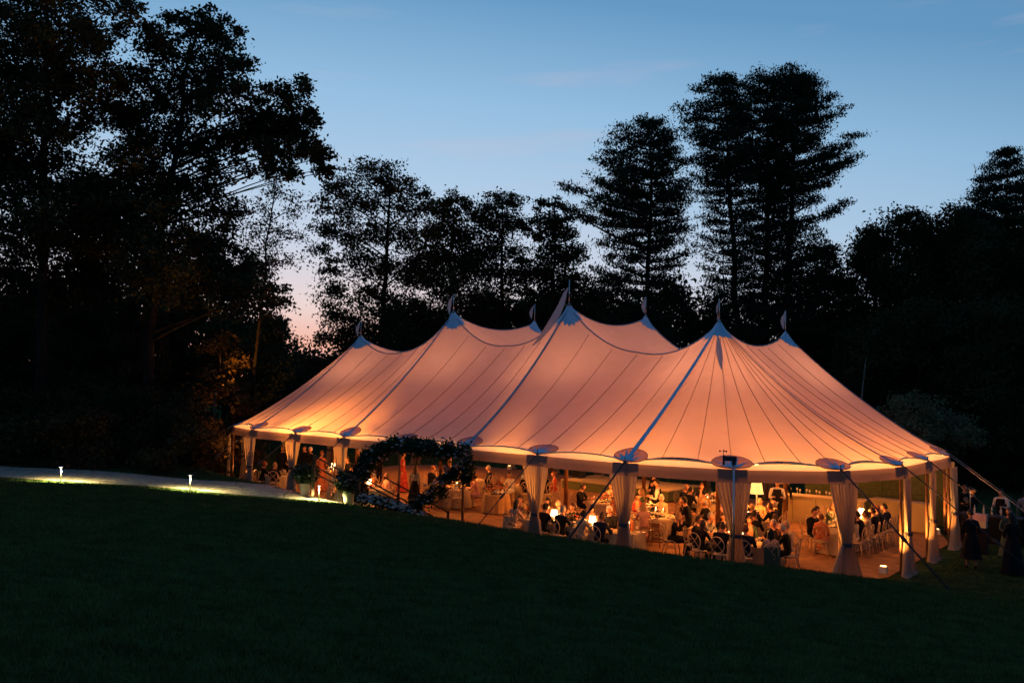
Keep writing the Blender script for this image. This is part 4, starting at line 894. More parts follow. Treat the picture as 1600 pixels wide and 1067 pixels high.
# ================================================================ PEOPLE
def make_body(pose, female):
    sh = .165 if female else .20; hipw = .15 if female else .14; J = {}; E = []
    seated = pose[0] == 's'
    if seated:
        lean = {'s1': .10, 's2': .16, 's3': .0}[pose]
        J.update(pel=(0, .02, .50), sp=(0, .0+lean*.3, .70), ch=(0, lean*.7, .93), nk=(0, lean+.0, 1.06), hd=(0, lean+.02, 1.13))
        for s_, n in ((-1, 'l'), (1, 'r')):
            J['hip'+n] = (s_*hipw*.7, .05, .50); J['kn'+n] = (s_*.12, .46, .50); J['an'+n] = (s_*.12, .42, .09); J['to'+n] = (s_*.13, .60, .04)
        hz = 1.20; hy = lean+.04
    else:
        J.update(pel=(0, 0, .95), sp=(0, 0, 1.15), ch=(0, 0, 1.36), nk=(0, .0, 1.50), hd=(0, .01, 1.57)); hz = 1.64; hy = .03
        for s_, n in ((-1, 'l'), (1, 'r')):
            J['hip'+n] = (s_*hipw*.7, 0, .92); J['kn'+n] = (s_*.10, .02, .50); J['an'+n] = (s_*.11, -.02, .09); J['to'+n] = (s_*.13, .14, .04)
    zc_ = J['ch'][2]; yc = J['ch'][1]
    for s_, n in ((-1, 'l'), (1, 'r')):
        J['sh'+n] = (s_*sh, yc-.01, zc_+.04)
        if pose == 's1': e, w_ = (s_*(sh+.07), yc+.14, zc_-.20), (s_*.15, yc+.36, zc_-.13)
        elif pose == 's2': e, w_ = ((s_*(sh+.05), yc+.16, zc_-.18), (s_*.14, yc+.36, zc_-.12)) if s_ < 0 else ((s_*(sh+.05), yc+.20, zc_-.14), (s_*.10, yc+.20, zc_+.08))
        elif pose == 's3': e, w_ = (s_*(sh+.06), yc+.04, zc_-.24), (s_*.12, yc+.26, zc_-.30)
        elif pose == 't1': e, w_ = (s_*(sh+.07), yc-.02, zc_-.24), (s_*(sh+.07), yc+.06, zc_-.48)
        elif pose == 't2': e, w_ = (s_*(sh+.08), yc+.03, zc_-.25), (s_*.07, yc+.20, zc_-.30)
        else: e, w_ = (s_*(sh+.06), yc+.02, zc_-.25), (s_*(.16), yc+.27, zc_-.18)
        J['el'+n] = e; J['wr'+n] = w_; wv = (Vector(w_)-Vector(e)).normalized(); J['pa'+n] = tuple(Vector(w_)+wv*.07)
    rad = dict(pel=.145, sp=.125 if female else .145, ch=.14 if female else .165, nk=.055, hd=.06)
    for n in 'lr': rad.update({'hip'+n: .10, 'kn'+n: .068, 'an'+n: .045, 'to'+n: .035, 'sh'+n: .062 if female else .075, 'el'+n: .046, 'wr'+n: .030, 'pa'+n: .034})
    E = [('pel', 'sp'), ('sp', 'ch'), ('ch', 'nk'), ('nk', 'hd')]
    for n in 'lr': E += [('pel', 'hip'+n), ('hip'+n, 'kn'+n), ('kn'+n, 'an'+n), ('an'+n, 'to'+n), ('ch', 'sh'+n), ('sh'+n, 'el'+n), ('el'+n, 'wr'+n), ('wr'+n, 'pa'+n)]
    names = list(J); bm = bmesh.new(); sk = bm.verts.layers.skin.verify(); vs = {k: bm.verts.new(J[k]) for k in names}
    for p_, q_ in E: bm.edges.new((vs[p_], vs[q_]))
    for k in names:
        r = rad[k]; vs[k][sk].radius = (r, r*(.72 if k in ('sp', 'ch', 'pel') else 1)); vs[k][sk].use_root = (k == 'pel')
    me = bpy.data.meshes.new('skeleton'); bm.to_mesh(me); bm.free(); o = bpy.data.objects.new('skeleton', me); COL.objects.link(o)
    mo = o.modifiers.new('skin', 'SKIN'); mo.use_smooth_shade = True; ms = o.modifiers.new('sub', 'SUBSURF'); ms.levels = 1
    dg = bpy.context.evaluated_depsgraph_get(); dg.update(); ev = bpy.data.meshes.new_from_object(o.evaluated_get(dg)); bpy.data.objects.remove(o)
    V = [tuple(v.co) for v in ev.vertices]; F = [tuple(p.vertices) for p in ev.polygons]
    lab = {}
    for k in names: lab[k] = 1
    seg = []
    for p_, q_ in E:
        a_, b_ = Vector(J[p_]), Vector(J[q_])
        if q_.startswith('pa') : mi = 0
        elif q_ == 'hd': mi = 0
        elif q_[:2] in ('kn', 'an') : mi = 3
        elif q_[:2] == 'to': mi = 4
        elif q_[:3] == 'hip': mi = 3
        else: mi = 1
        seg.append((a_, b_, mi, q_))
    mb = MB()
    for f in F:
        c = sum((Vector(V[i]) for i in f), Vector())/len(f); best = None
        for a_, b_, mi, q_ in seg:
            d = b_-a_; t = max(0, min(1, (c-a_).dot(d)/d.length_squared)); dd = (c-(a_+d*t)).length
            if best is None or dd < best[0]: best = (dd, mi, q_, t)
        mi = best[1]
        if best[2][:2] == 'wr' and best[3] > .93: mi = 0
        if best[2][:2] == 'an' and best[3] > .96: mi = 4
        if best[2] == 'nk' and best[3] > .75: mi = 0
        if mi == 1 and best[2] in ('nk', 'ch') and abs(c.x) < .05 and c.y > yc+.02 and c.z > zc_-.22: mi = 2
        if female and best[2][:2] == 'el' and pose != 's2' and False: mi = 0
        mb.f.append(f); mb.mi.append(mi); mb.sm.append(True)
    mb.v = list(V)
    # fingers and thumb rooted inside the palm
    for s_, n in ((-1, 'l'), (1, 'r')):
        w_, p_ = Vector(J['wr'+n]), Vector(J['pa'+n]); d = (p_-w_).normalized(); side = Vector((1, 0, 0)); side = (side-d*side.dot(d)).normalized(); dn = d.cross(side).normalized()
        if dn.z > 0: dn = -dn
        mb.cur = 0
        for i, ln in enumerate((.068, .078, .072, .056)):
            r0_ = p_+side*((i-1.5)*.019)-d*.01; mb.tube([r0_, r0_+d*ln*.45+dn*.006, r0_+d*ln*.75+dn*.022, r0_+d*ln*.92+dn*.042], [.010, .009, .008, .006], 5)
        r0_ = w_+d*.035-side*s_*.025; mb.tube([r0_, r0_-side*s_*.028+d*.02, r0_-side*s_*.034+d*.05+dn*.01], [.012, .010, .007], 5)
    # head with nose, ears, eyes and mouth
    hc = Vector((0, hy, hz+ (.0 if seated else .02))); mb.cur = 0; n_, mr = 14, 10; Vh = []
    for i in range(mr+1):
        ph = math.pi*i/mr
        for j in range(n_):
            th = 2*math.pi*j/n_; x, y, z = math.sin(ph)*math.cos(th), math.sin(ph)*math.sin(th), -math.cos(ph)
            k = 1-.20*max(0, -z-.2)*(1 if y > -.3 else 1.5); sx_, sy_ = .076*k, .096*k
            px_, py_, pz_ = x*sx_, y*sy_+(.012 if z < 0 and y > 0 else 0), z*.122
            if y > .9 and -.25 < z < .12: py_ += .020
            Vh.append((hc.x+px_, hc.y+py_, hc.z+pz_))
    mb.add(Vh, [(i*n_+j, i*n_+(j+1) % n_, (i+1)*n_+(j+1) % n_, (i+1)*n_+j) for i in range(mr) for j in range(n_)])
    mb.tube([hc+Vector((0, .090, .015)), hc+Vector((0, .112, -.022)), hc+Vector((0, .095, -.034))], [.008, .014, .010], 6)
    for s_ in (-1, 1): mb.sphere(hc+Vector((s_*.077, -.005, -.005)), .024, 6, 4, (.4, .7, 1.1))
    mb.cur = 5
    for s_ in (-1, 1): mb.sphere(hc+Vector((s_*.031, .083, .012)), .011, 6, 4, (1, .5, .7)); mb.tube([hc+Vector((s_*.015, .090, .034)), hc+Vector((s_*.045, .078, .034))], .004, 4)
    mb.tube([hc+Vector((-.024, .088, -.062)), hc+Vector((.024, .088, -.062))], .005, 4)
    if not female and seated is not None:
        mb.cur = 5; mb.box((0, yc+ (.135 if not seated else .135), zc_+.075), (.07, .02, .028))   # bow tie
    me = bpy.data.meshes.new('body_%s' % pose); me.from_pydata(mb.v, [], mb.f); me.update()
    for k in ('skin', 'black', 'white', 'black', 'black', 'face'): me.materials.append(M[k])
    me.polygons.foreach_set('use_smooth', mb.sm); me.polygons.foreach_set('material_index', mb.mi); me['hc'] = list(hc)
    return me, hc
BODY = {(p, f): make_body(p, f) for p in ('s1', 's2', 's3', 't1', 't2', 't3') for f in (False, True)}
def hair_mesh(kind):
    mb = MB(); n_, mr = 16, 9; V = []
    for i in range(mr+1):
        ph = math.pi*(.0+.62*i/mr) if kind != 'bald' else math.pi*(.33+.27*i/mr)
        for j in range(n_):
            th = 2*math.pi*j/n_; cut = math.sin(th)
            p_ = ph
            lim = math.pi*(.36 if cut > .35 else .36+.26*min(1, (.35-cut)/.7))
            if kind == 'bald': p_ = ph if cut < .2 else math.pi*.5
            else: p_ = min(ph, lim)
            wob_ = 1+.03*math.sin(5*th+i)
            V.append((math.sin(p_)*math.cos(th)*.087*wob_, math.sin(p_)*math.sin(th)*.106*wob_-.004, math.cos(p_)*.134*wob_))
    mb.add(V, [(i*n_+j, i*n_+(j+1) % n_, (i+1)*n_+(j+1) % n_, (i+1)*n_+j) for i in range(mr) for j in range(n_)])
    if kind == 'long':
        V = []; R2 = 9
        for i in range(R2):
            t = i/(R2-1)
            for j in range(12):
                th = math.pi+math.pi*j/11; V.append((math.cos(th)*(.092+.02*t)*(1+.05*math.sin(j*3+i)), math.sin(th)*(.10+.0*t)-.012-.02*t+.012*math.sin(j*2.1), .03-.30*t))
        mb.add(V, [(i*12+j, i*12+j+1, (i+1)*12+j+1, (i+1)*12+j) for i in range(R2-1) for j in range(11)])
        mb.add([(v[0]*.5, v[1]*.5-.03, v[2]) for v in V], [(i*12+j+1, i*12+j, (i+1)*12+j, (i+1)*12+j+1) for i in range(R2-1) for j in range(11)])
    if kind == 'bun': mb.sphere((0, -.115, .03), .05, 9, 6)
    if kind == 'bob': mb.sphere((0, -.02, -.01), .104, 12, 7, (1, .92, 1.1)); 
    me = bpy.data.meshes.new('hair_'+kind); 
    if kind == 'bob': mb.v = [(x, y if y < .045 else .045, z) for x, y, z in mb.v]
    me.from_pydata(mb.v, [], mb.f); me.update(); me.polygons.foreach_set('use_smooth', [True]*len(mb.f)); return me
HAIR = {k: hair_mesh(k) for k in ('short', 'bald', 'long', 'bun', 'bob')}
HM = {}
def skirt_mesh(seated, length=.95):
    mb = MB()
    if not seated:
        z1 = 1.05-length; mb.lathe([(.135, 1.12), (.15, 1.02), (.19, .9), (.22, .75), (.25, .55), (.28+.0*length, max(z1+.02, .30)), (.31, z1)], 28, sy=.85, wob=lambda t_, k: .09*k*math.sin(7*t_)+.04*k*math.sin(12*t_+1))
    else:
        V = []; n = 14
        for i, (y, z, rx, rz_) in enumerate([(-.10, .52, .16, .10), (.05, .53, .19, .12), (.25, .53, .20, .11), (.42, .53, .20, .10), (.54, .46, .20, .09), (.55, .30, .22, .06), (.52, .14, .24, .04)]):
            for j in range(n):
                th = 2*math.pi*j/n
                if i < 5: V.append((rx*math.cos(th), y+.0, z+rz_*math.sin(th)))
                else: V.append((rx*math.cos(th), y-.06+.12*math.sin(th), z))
        mb.add(V, [(i*n+j, i*n+(j+1) % n, (i+1)*n+(j+1) % n, (i+1)*n+j) for i in range(6) for j in range(n)])
    me = bpy.data.meshes.new('skirt'); me.from_pydata(mb.v, [], mb.f); me.update(); me.polygons.foreach_set('use_smooth', [True]*len(mb.f)); return me
mbv = MB(); mbv.lathe([(.165, 1.00), (.172, 1.10), (.180, 1.24), (.178, 1.34), (.150, 1.44)], 20, sy=.82); VEST = bpy.data.meshes.new('waistcoat'); VEST.from_pydata(mbv.v, [], mbv.f); VEST.update(); VEST.materials.append(M['black'])
SK = {'seat': skirt_mesh(True), 'midi': skirt_mesh(False, .72), 'long': skirt_mesh(False, 1.0)}
for me_ in list(HAIR.values())+list(SK.values()): me_.materials.append(M['hb'])
PEOPLE = []
def person(a, b, rz, pose, fem, label, top='black', hair='short', hc_='hb', bot=None, shirt='white', skin='skin', skirt=None, scale=1.0, z=None, wpos=None, turn=0, group=None):
    me, hc = BODY[(pose, fem)]
    if not fem: scale *= 1.02
    p = wpos if wpos is not None else F3(a, b, FL)
    seated = pose[0] == 's'
    scale *= 1.05
    t = thing('person', label, 'person', tuple(p), rz, group); t.scale = (scale,)*3
    o = link('body', me, t); sm = [skin, top, (shirt if not fem else top), bot or ('black' if not fem else top), 'black', 'face']
    if fem and not skirt: skirt = 'seat' if seated else 'midi'
    if fem: sm[2] = skin if top not in ('white',) else top; sm[3] = skin if not seated else top
    for i, k in enumerate(sm): o.material_slots[i].link = 'OBJECT'; o.material_slots[i].material = M[k]
    h = link('hair', HAIR[hair], t, hc); h.material_slots[0].link = 'OBJECT'; h.material_slots[0].material = M[hc_]
    if skirt:
        s_ = link('skirt', SK[skirt], t); s_.material_slots[0].link = 'OBJECT'; s_.material_slots[0].material = M[bot or top]
    if 'waistcoat' in label: link('waistcoat', VEST, t)
    PEOPLE.append(t); return t
def guest(a, b, key, pose, fem, label, face=None, chair_l=None, **kw):
    if face is not None: rz = face
    else:
        ta, tb = TABLES[key]
        if key in ('front', 'arch'): da, db = 0, tb-b
        elif key == 'long': da, db = ta-a, 0
        elif key == 'mid' and abs(b-tb) > .6: da, db = (ta-a)*.3, tb-b
        else: da, db = ta-a, tb-b
        rz = ang(da, db)
    rz += random.uniform(-.15, .15)
    person(a, b, rz, pose, fem, label, **kw)
    if pose[0] == 's':
        dx, dy = math.sin(rz)*.03, -math.cos(rz)*.03; w_ = F3(a, b); a2, b2 = AB(w_.x+dx, w_.y+dy)
        chair(a2, b2, rz, chair_l or ('pale round-back chair under the ' + ' '.join(label.split()[:9])))
G = guest
# --- long front table
G(4.35, -4.05, 'front', 's3', True, 'woman with long dark wavy hair facing the lawn at the front table', top='floral', hair='long', hc_='hb')
G(3.75, -4.10, 'front', 's1', False, 'bald man in grey jacket facing the lawn between two women', top='grey', hair='bald', hc_='hg')
G(3.1, -4.10, 'front', 's2', True, 'woman with shoulder-length dark hair and black top at the front table', top='black', hair='long', hc_='hbr')
G(2.45, -4.10, 'front', 's3', True, 'brown-haired woman partly behind the guy strap at the front table', top='floral', hair='long', hc_='hbr')
G(1.75, -4.02, 'front', 's1', False, 'white-haired man in dark suit facing the lawn beside the drape', top='black', hair='short', hc_='hw', scale=1.03)
G(1.15, -4.0, 'front', 's3', True, 'woman half hidden by the drape at the end of the front table', top='orange', hair='bob', hc_='hbr')
G(3.55, -5.38, 'front', 's1', False, 'man in black suit seen from behind, leftmost back at the front table', top='black', hair='short', hc_='hb')
G(2.85, -5.36, 'front', 's1', False, 'grey-haired man in black suit with his back to the lawn', top='black', hair='short', hc_='hg')
G(2.0, -5.40, 'front', 's1', True, 'dark-haired woman in beige top with her back to the lawn', top='cream', hair='bun', hc_='hb')
G(1.3, -5.38, 'front', 's1', False, 'man in dark suit with short hair, back turned, beside the drape', top='navy', hair='short', hc_='hbr')
G(4.75, -5.42, 'front', 's1', True, 'woman with long dark hair and patterned top left of the drape', top='floral', hair='long', hc_='hb')
G(5.35, -4.2, 'front', 's2', True, 'woman in gold top at the left end of the front table', top='gold', hair='bun', hc_='hbr')
# --- table before the stage
G(5.95, .0, 'end', 's1', False, 'dark-haired man in black suit in profile left of the flowers', top='black', hair='short', hc_='hb', face=ang(-1, .1))
G(5.35, 1.05+.3, 'end', 's3', True, 'smiling woman in cream dress behind the red flowers', top='cream', hair='bun', hc_='hbr')
G(4.6, 1.4, 'end', 's2', False, 'man with dark hair beside the lamp before the stage', top='grey', hair='short', hc_='hb')
G(3.85, -.5, 'end', 's3', True, 'woman in sleeveless orange dress leaning to the table before the stage', top='orange', hair='bun', hc_='hr', face=ang(.6, .6))
G(3.6, .9, 'end', 's3', True, 'woman in green dress at the right side of the stage table', top='green', hair='long', hc_='hbl')
# --- round table with the big skirt
G(1.55, -2.35, 'big', 's2', True, 'blonde woman with long hair beside the drape, turned to the round table', top='pink', hair='long', hc_='hbl', face=ang(.3, .5))
G(2.35, .20, 'big', 's3', True, 'white-haired woman in beige cardigan behind the round table', top='cream', hair='bob', hc_='hw')
G(.72, -.65, 'big', 's2', False, 'large man in black suit seen in profile at the round table', top='black', hair='short', hc_='hb', scale=1.1)
G(3.15, -.35, 'big', 's1', True, 'woman in red dress left side of the round table', top='red', hair='bun', hc_='hb')
G(2.6, .3, 'big', 't3', False, 'waiter in white shirt and black waistcoat serving at the round table', top='white', bot='black', shirt='black', hair='short', hc_='hb', face=ang(.6, -.4))
# --- table under the sensor pole
G(-.85, -3.35, 'mid', 's1', False, 'man in dark suit at the left end of the crowded table', top='black', hair='short', hc_='hbr', face=ang(-1, .1))
G(-.75, -2.45, 'mid', 's2', False, 'grey-haired man leaning in at the crowded table left end', top='grey', hair='short', hc_='hg', face=ang(-1, -.1))
G(-1.35, -3.9, 'mid', 's1', True, 'woman with brown shoulder hair in black, back to the lawn', top='black', hair='long', hc_='hbr')
G(-2.05, -3.95, 'mid', 's1', False, 'man in black suit left of the sensor pole, back to the lawn', top='black', hair='short', hc_='hbr')
G(-2.75, -3.85, 'mid', 's1', False, 'auburn-haired man in dark suit just right of the sensor pole', top='navy', hair='short', hc_='hr')
G(-3.45, -3.65, 'mid', 's1', True, 'woman in floral wrap with black hair, back to the lawn', top='floral', hair='long', hc_='hb')
G(-3.55, -2.55, 'mid', 's2', False, 'grey-haired man in black suit at the right end of the crowded table', top='black', hair='short', hc_='hg', face=ang(1, -.1))
G(-1.15, -1.95, 'mid', 's3', True, 'pale-faced woman with dark hair facing the lawn at the crowded table', top='black', hair='long', hc_='hb')
G(-2.05, -1.9, 'mid', 's3', True, 'woman with long brown hair facing the lawn at the crowded table', top='green', hair='long', hc_='hbr')
G(-2.85, -1.85, 'mid', 's1', False, 'man in dark jacket with grey hair facing the lawn at the crowded table', top='black', hair='short', hc_='hg')
G(-3.15, -1.75, 'mid', 's3', True, 'woman with grey bob and cream top facing the lawn at the crowded table', top='cream', hair='bob', hc_='hg')
G(.0, -3.2, 'corner', 's2', True, 'woman in black with blonde bob between the high chair and the crowded table', top='black', hair='bob', hc_='hbl', face=ang(-1, .2))
G(.55, .35, 'big', 's1', False, 'bald man in black suit right behind the round flower table', top='black', hair='bald', hc_='hg', face=ang(.8, -.6))
G(3.0, -1.75, 'big', 's1', True, 'woman in gold top at the left front of the round flower table', top='gold', hair='bun', hc_='hb')
# --- bright table
G(.25, 2.35, 'glow', 's3', True, 'woman with black hair beside the drape behind the bright table', top='black', hair='bun', hc_='hb')
G(-1.05, .45, 'glow', 's1', False, 'sandy-haired man in dark suit, back turned at the bright table', top='navy', hair='short', hc_='hbl')
G(-1.50, 1.35, 'glow', 's2', False, 'man in black suit right of the bright table', top='black', hair='short', hc_='hbr')
G(-1.25, 2.2, 'glow', 's1', False, 'bald man behind the bright table', top='black', hair='bald', hc_='hg')
G(-.45, 2.5, 'glow', 's3', True, 'woman in gold dress behind the candles of the bright table', top='gold', hair='bob', hc_='hbl')
G(.45, .9, 'glow', 's2', True, 'woman in pink dress at the left side of the bright table', top='pink', hair='bun', hc_='hbr')
G(-.3, 4.4, 'glow', 't3', False, 'bartender in white shirt and black waistcoat standing left of the wooden pole', top='white', bot='black', shirt='black', hair='short', hc_='hb', face=ang(-.3, -.8))
G(-.35, .45, 'glow', 's1', True, 'woman with auburn bun, back to the lawn, in front of the bright candles', top='floral', hair='bun', hc_='hr')
G(.30, 1.65, 'glow', 's1', True, 'blonde woman at the left edge of the bright candlelit table', top='cream', hair='bob', hc_='hbl')
G(-1.7, -1.0, 'mid', 's1', False, 'man in black suit seated alone between the crowded table and the bright table', top='black', hair='short', hc_='hb', face=ang(0, 1))
G(-2.4, -.9, 'mid', 's2', True, 'woman in pink dress seated beside the man between two tables', top='pink', hair='long', hc_='hbr', face=ang(.2, 1))
G(.1, 6.0, 'glow', 't1', False, 'man in black suit standing at the left end of the panelled bar', top='black', hair='short', hc_='hbr', face=ang(.3, 1))
# --- back table
G(3.3, 3.5, 'back', 's1', False, 'bald man in black suit left at the table near the stage end', top='black', hair='bald', hc_='hg', face=ang(-.9, .2))
G(2.65, 2.75, 'back', 's1', False, 'dark-haired man in black suit, back turned near the stage end', top='black', hair='short', hc_='hb')
G(1.95, 2.72, 'back', 's1', True, 'dark-haired woman in brown dress on a round-back chair near the stage end', top='gold', hair='bun', hc_='hb')
G(2.35, 4.8, 'back', 's3', True, 'woman in cream dress lit by candles near the stage end', top='cream', hair='bun', hc_='hbr')
G(3.0, 4.55, 'back', 's3', True, 'woman with auburn hair bending towards the bald man', top='black', hair='long', hc_='hr')
G(1.2, 3.9, 'back', 's2', False, 'man in grey jacket right side near the stage end', top='grey', hair='short', hc_='hb')
G(4.3, 2.9, 'back', 't2', True, 'woman in black dress standing left of the waiter', top='black', hair='bun', hc_='hb', face=ang(.3, -.9))
# --- couple and the long right table
G(-2.7, 1.45, 'long', 's1', False, 'dark-haired man in black suit and white shirt turned to the woman in orange', top='black', hair='short', hc_='hb', face=ang(-.9, -.3))
G(-2.62, 2.15, 'long', 's3', True, 'woman with black hair in profile behind the suited man of the couple', top='black', hair='long', hc_='hb')
G(-3.35, .62, 'long', 's3', True, 'woman in orange patterned dress on a round-back chair beside the wide drape', top='orange', hair='bun', hc_='hr', face=ang(.3, .9), skirt='seat')
G(-2.6, 3.3, 'long', 's2', True, 'woman in green dress halfway along the left side of the long table', top='green', hair='bob', hc_='hbl')
G(-2.6, 4.3, 'long', 's1', False, 'man in grey jacket far along the left side of the long table', top='grey', hair='short', hc_='hg')
for b_, f_, lb, tp, hr, hcx in ((1.35, True, 'dark-haired woman in pale blouse nearest on the right of the long table', 'cream', 'long', 'hb'), (2.05, False, 'man in black suit second from the near end on the long table right side', 'black', 'short', 'hb'),
  (2.75, True, 'woman in cream wrap third along the right side of the long table', 'cream', 'bun', 'hbr'), (3.45, False, 'man in black suit fourth along the right side of the long table', 'black', 'short', 'hb'),
  (4.15, False, 'red-faced man in black suit fifth along the right of the long table', 'black', 'short', 'hr'), (4.85, False, 'tall dark-haired man at the far end of the long table', 'navy', 'short', 'hb')):
    G(-4.25, b_, 'long', 's2' if b_ in (2.05, 4.15) else 's1', f_, lb, top=tp, hair=hr, hc_=hcx)
# --- far left
G(18.85, -5.45, 'left', 's1', True, 'blonde woman seated at the leftmost table, back turned', top='black', hair='bob', hc_='hbl')
G(19.7, -5.55, 'left', 's1', True, 'auburn-haired woman in dark jacket at the leftmost table', top='black', hair='bob', hc_='hr')
G(21.3, -3.4, 'left', 't1', False, 'man in dark suit standing left of another at the far left table', top='black', hair='short', hc_='hbl', face=ang(-.8, -.6))
G(20.4, -3.6, 'left', 't2', False, 'second man in dark suit standing between the two left drapes', top='black', hair='short', hc_='hr', face=ang(-.5, -.8))
G(20.9, -2.4, 'leftlamp', 't1', False, 'man in dark suit standing behind the potted flowers', top='black', hair='short', hc_='hb', face=ang(-.4, -.9))
G(20.0, -2.7, 'leftlamp', 't2', False, 'white-haired man with open collar standing beside the lamp', top='black', hair='short', hc_='hw', face=ang(-.3, -.9))
G(18.3, -3.3, 'leftlamp', 't2', True, 'woman in orange dress standing right of the bright left lamp', top='orange', skirt='long', hair='bun', hc_='hr')
G(18.1, -2.5, 'leftlamp', 't1', True, 'woman in gold dress standing just left of the third drape', top='gold', skirt='long', hair='long', hc_='hbl')
G(17.6, -1.6, 'leftlamp', 't1', False, 'man in dark suit standing right of the third drape', top='black', hair='short', hc_='hg', face=ang(.2, -.9))
G(18.3, -.4, 'leftlamp', 't1', True, 'woman in white top standing deep in the tent right of the third drape', top='white', skirt='midi', hair='long', hc_='hb', face=ang(-.2, -.9))
G(19.0, .8, 'leftlamp', 't2', False, 'man in black suit far back beside the arch flowers', top='black', hair='short', hc_='hbr', face=ang(-.2, -.9))
G(19.2, -.95, 'leftlamp', 's1', False, 'seated man in black facing the lamp, left of the arch', top='black', hair='short', hc_='hb')
# --- seen through the arch
G(15.7, -.6, 'archback', 't1', True, 'woman in long red patterned dress standing behind the arch post', top='red', skirt='long', hair='bun', hc_='hb')
G(12.15, -3.1, 'archmid', 't1', True, 'woman in sleeveless grey top with long brown hair seen through the arch', top='grey', bot='black', hair='long', hc_='hbr', face=ang(.2, 1), scale=.93)
G(13.7, -.75, 'archback', 's1', False, 'man in black suit from behind through the arch', top='black', hair='short', hc_='hr')
G(12.2, .0, 'archback', 's2', True, 'woman in pale pink dress right of the suited man through the arch', top='pink', hair='bun', hc_='hb')
G(13.9, 1.7, 'archback', 's3', True, 'woman in cream dress behind the table deep in the arch', top='cream', hair='long', hc_='hbr')
G(12.4, 1.8, 'archback', 's3', False, 'man in navy suit behind the table deep in the arch', top='navy', hair='short', hc_='hg')
G(14.9, -5.2, 'arch', 's1', True, 'woman in cream top with her back to the arch railing', top='cream', hair='bob', hc_='hbl')
G(13.2, -5.2, 'arch', 's1', True, 'blonde woman in orange top with her back to the lawn inside the arch', top='orange', hair='bun', hc_='hbl')
G(15.2, -3.95, 'arch', 's3', True, 'woman in gold dress facing the lawn left of the arch post', top='gold', hair='bun', hc_='hbr')
G(14.0, -3.95, 'arch', 's3', True, 'woman in orange dress facing the lawn behind the arch post', top='orange', hair='long', hc_='hr')
G(12.9, -3.95, 'arch', 's3', True, 'woman in blush dress facing the lawn inside the arch', top='pink', hair='bob', hc_='hbl')
G(11.75, -.15, 'archmid', 't1', False, 'tall man in black suit standing right of the arch', top='black', hair='short', hc_='hb', face=ang(.3, -.8))
G(10.3, -1.2, 'archmid', 's2', True, 'woman in pale pink dress seated right of the standing man', top='pink', hair='bun', hc_='hb')
G(11.3, -2.6, 'archmid', 's1', True, 'woman in cream dress seated at the table right of the arch', top='cream', hair='bun', hc_='hbr')
G(12.2, -1.5, 'archmid', 's1', True, 'woman in gold top at the left of the table right of the arch', top='gold', hair='bob', hc_='hbl')
G(10.3, .95, 'farmid', 's1', True, 'dark-haired woman in white dress looking to the lawn behind the flower bowl', top='white', hair='long', hc_='hb', face=ang(.1, -1))
G(9.5, 1.0, 'farmid', 's1', False, 'man in black suit with his back turned behind the flower bowl', top='black', hair='short', hc_='hbr')
G(8.95, 1.7, 'farmid', 's2', False, 'second man in black suit right of the flower bowl', top='black', hair='short', hc_='hb')
G(9.3, 2.75, 'farmid', 's3', True, 'woman in red dress far behind the flower bowl', top='red', hair='bun', hc_='hr')
G(10.7, 2.5, 'farmid', 's3', False, 'man in grey suit far behind the flower bowl', top='grey', hair='short', hc_='hg')
# empty chairs
for a_, b_, f_, lb in ((11.0, -.65, ang(0, -1), 'empty pale round-back chair beside the standing man right of the arch'), (12.0, -2.35, ang(-.7, .6), 'empty round-back chair at the left of the table right of the arch'), (10.5, -2.3, ang(.5, .7), 'empty round-back chair nearest the flower bowl table'),
  (10.9, 1.4, ang(-.9, .3), 'empty round-back chair left of the woman in white'), (.05, .35, ang(-.4, .9), 'empty round-back chair in front of the bright round table'), (-1.9, 5.6, ang(-.9, .1), 'empty round-back chair far along the long right table'),
  (12.0, 1.2, ang(.9, 0), 'empty round-back chair deep in the tent behind the arch'), (14.0, .3, ang(-.5, .6), 'empty round-back chair behind the arch beside the suited man')): chair(a_, b_, f_, lb)
# child in the wooden high chair
t = thing('high_chair', 'dark wooden high chair in front of the round table', 'high chair', tuple(F3(1.15, -2.25, FL)), ang(.2, 1))
m1 = MB(); m1.box((0, 0, .52), (.34, .32, .03)); m1.build('seat', M['wood'], t)
for sx_ in (-1, 1):
    for sy_ in (-1, 1): m1 = MB(); m1.tube([(sx_*.15, sy_*.13, .78 if sy_ < 0 else .68), (sx_*.16, sy_*.15, .5), (sx_*.23, sy_*.24, 0)], .018, 6); m1.build('leg', M['wood'], t)
m1 = MB(); m1.box((0, -.15, .72), (.34, .02, .14)); m1.build('backrest', M['wood'], t)
m1 = MB(); m1.box((0, .22, .70), (.38, .22, .02)); m1.build('tray', M['wood'], t)
m1 = MB(); m1.box((0, -.23, .2), (.42, .02, .04)); m1.box((0, .23, .2), (.42, .02, .04)); m1.build('crossbar', M['wood'], t)
w_ = F3(1.15, -2.25, FL+.535-.50*.52)
person(0, 0, ang(.2, 1), 's3', False, 'small child in cream top sitting in the wooden high chair', top='cream', bot='cream', hair='short', hc_='hbr', wpos=w_, scale=.56)
# draped jacket
t = MB(); V = []
for i in range(9):
    for j in range(9):
        u_ = i/8-.5; v_ = j/8; V.append((u_*.46, -.27+.05*math.sin(u_*14)*v_, .93-.62*v_))
t.add(V, [(i*9+j, i*9+j+1, (i+1)*9+j+1, (i+1)*9+j) for i in range(8) for j in range(8)]); o = t.build('draped_jacket', M['green']); o.location = F3(-3.45, -3.65, FL); o.rotation_euler.z = ang(.4, .7)
tag(o, 'dark jacket hung over the chair back of the woman in the floral wrap', 'jacket')

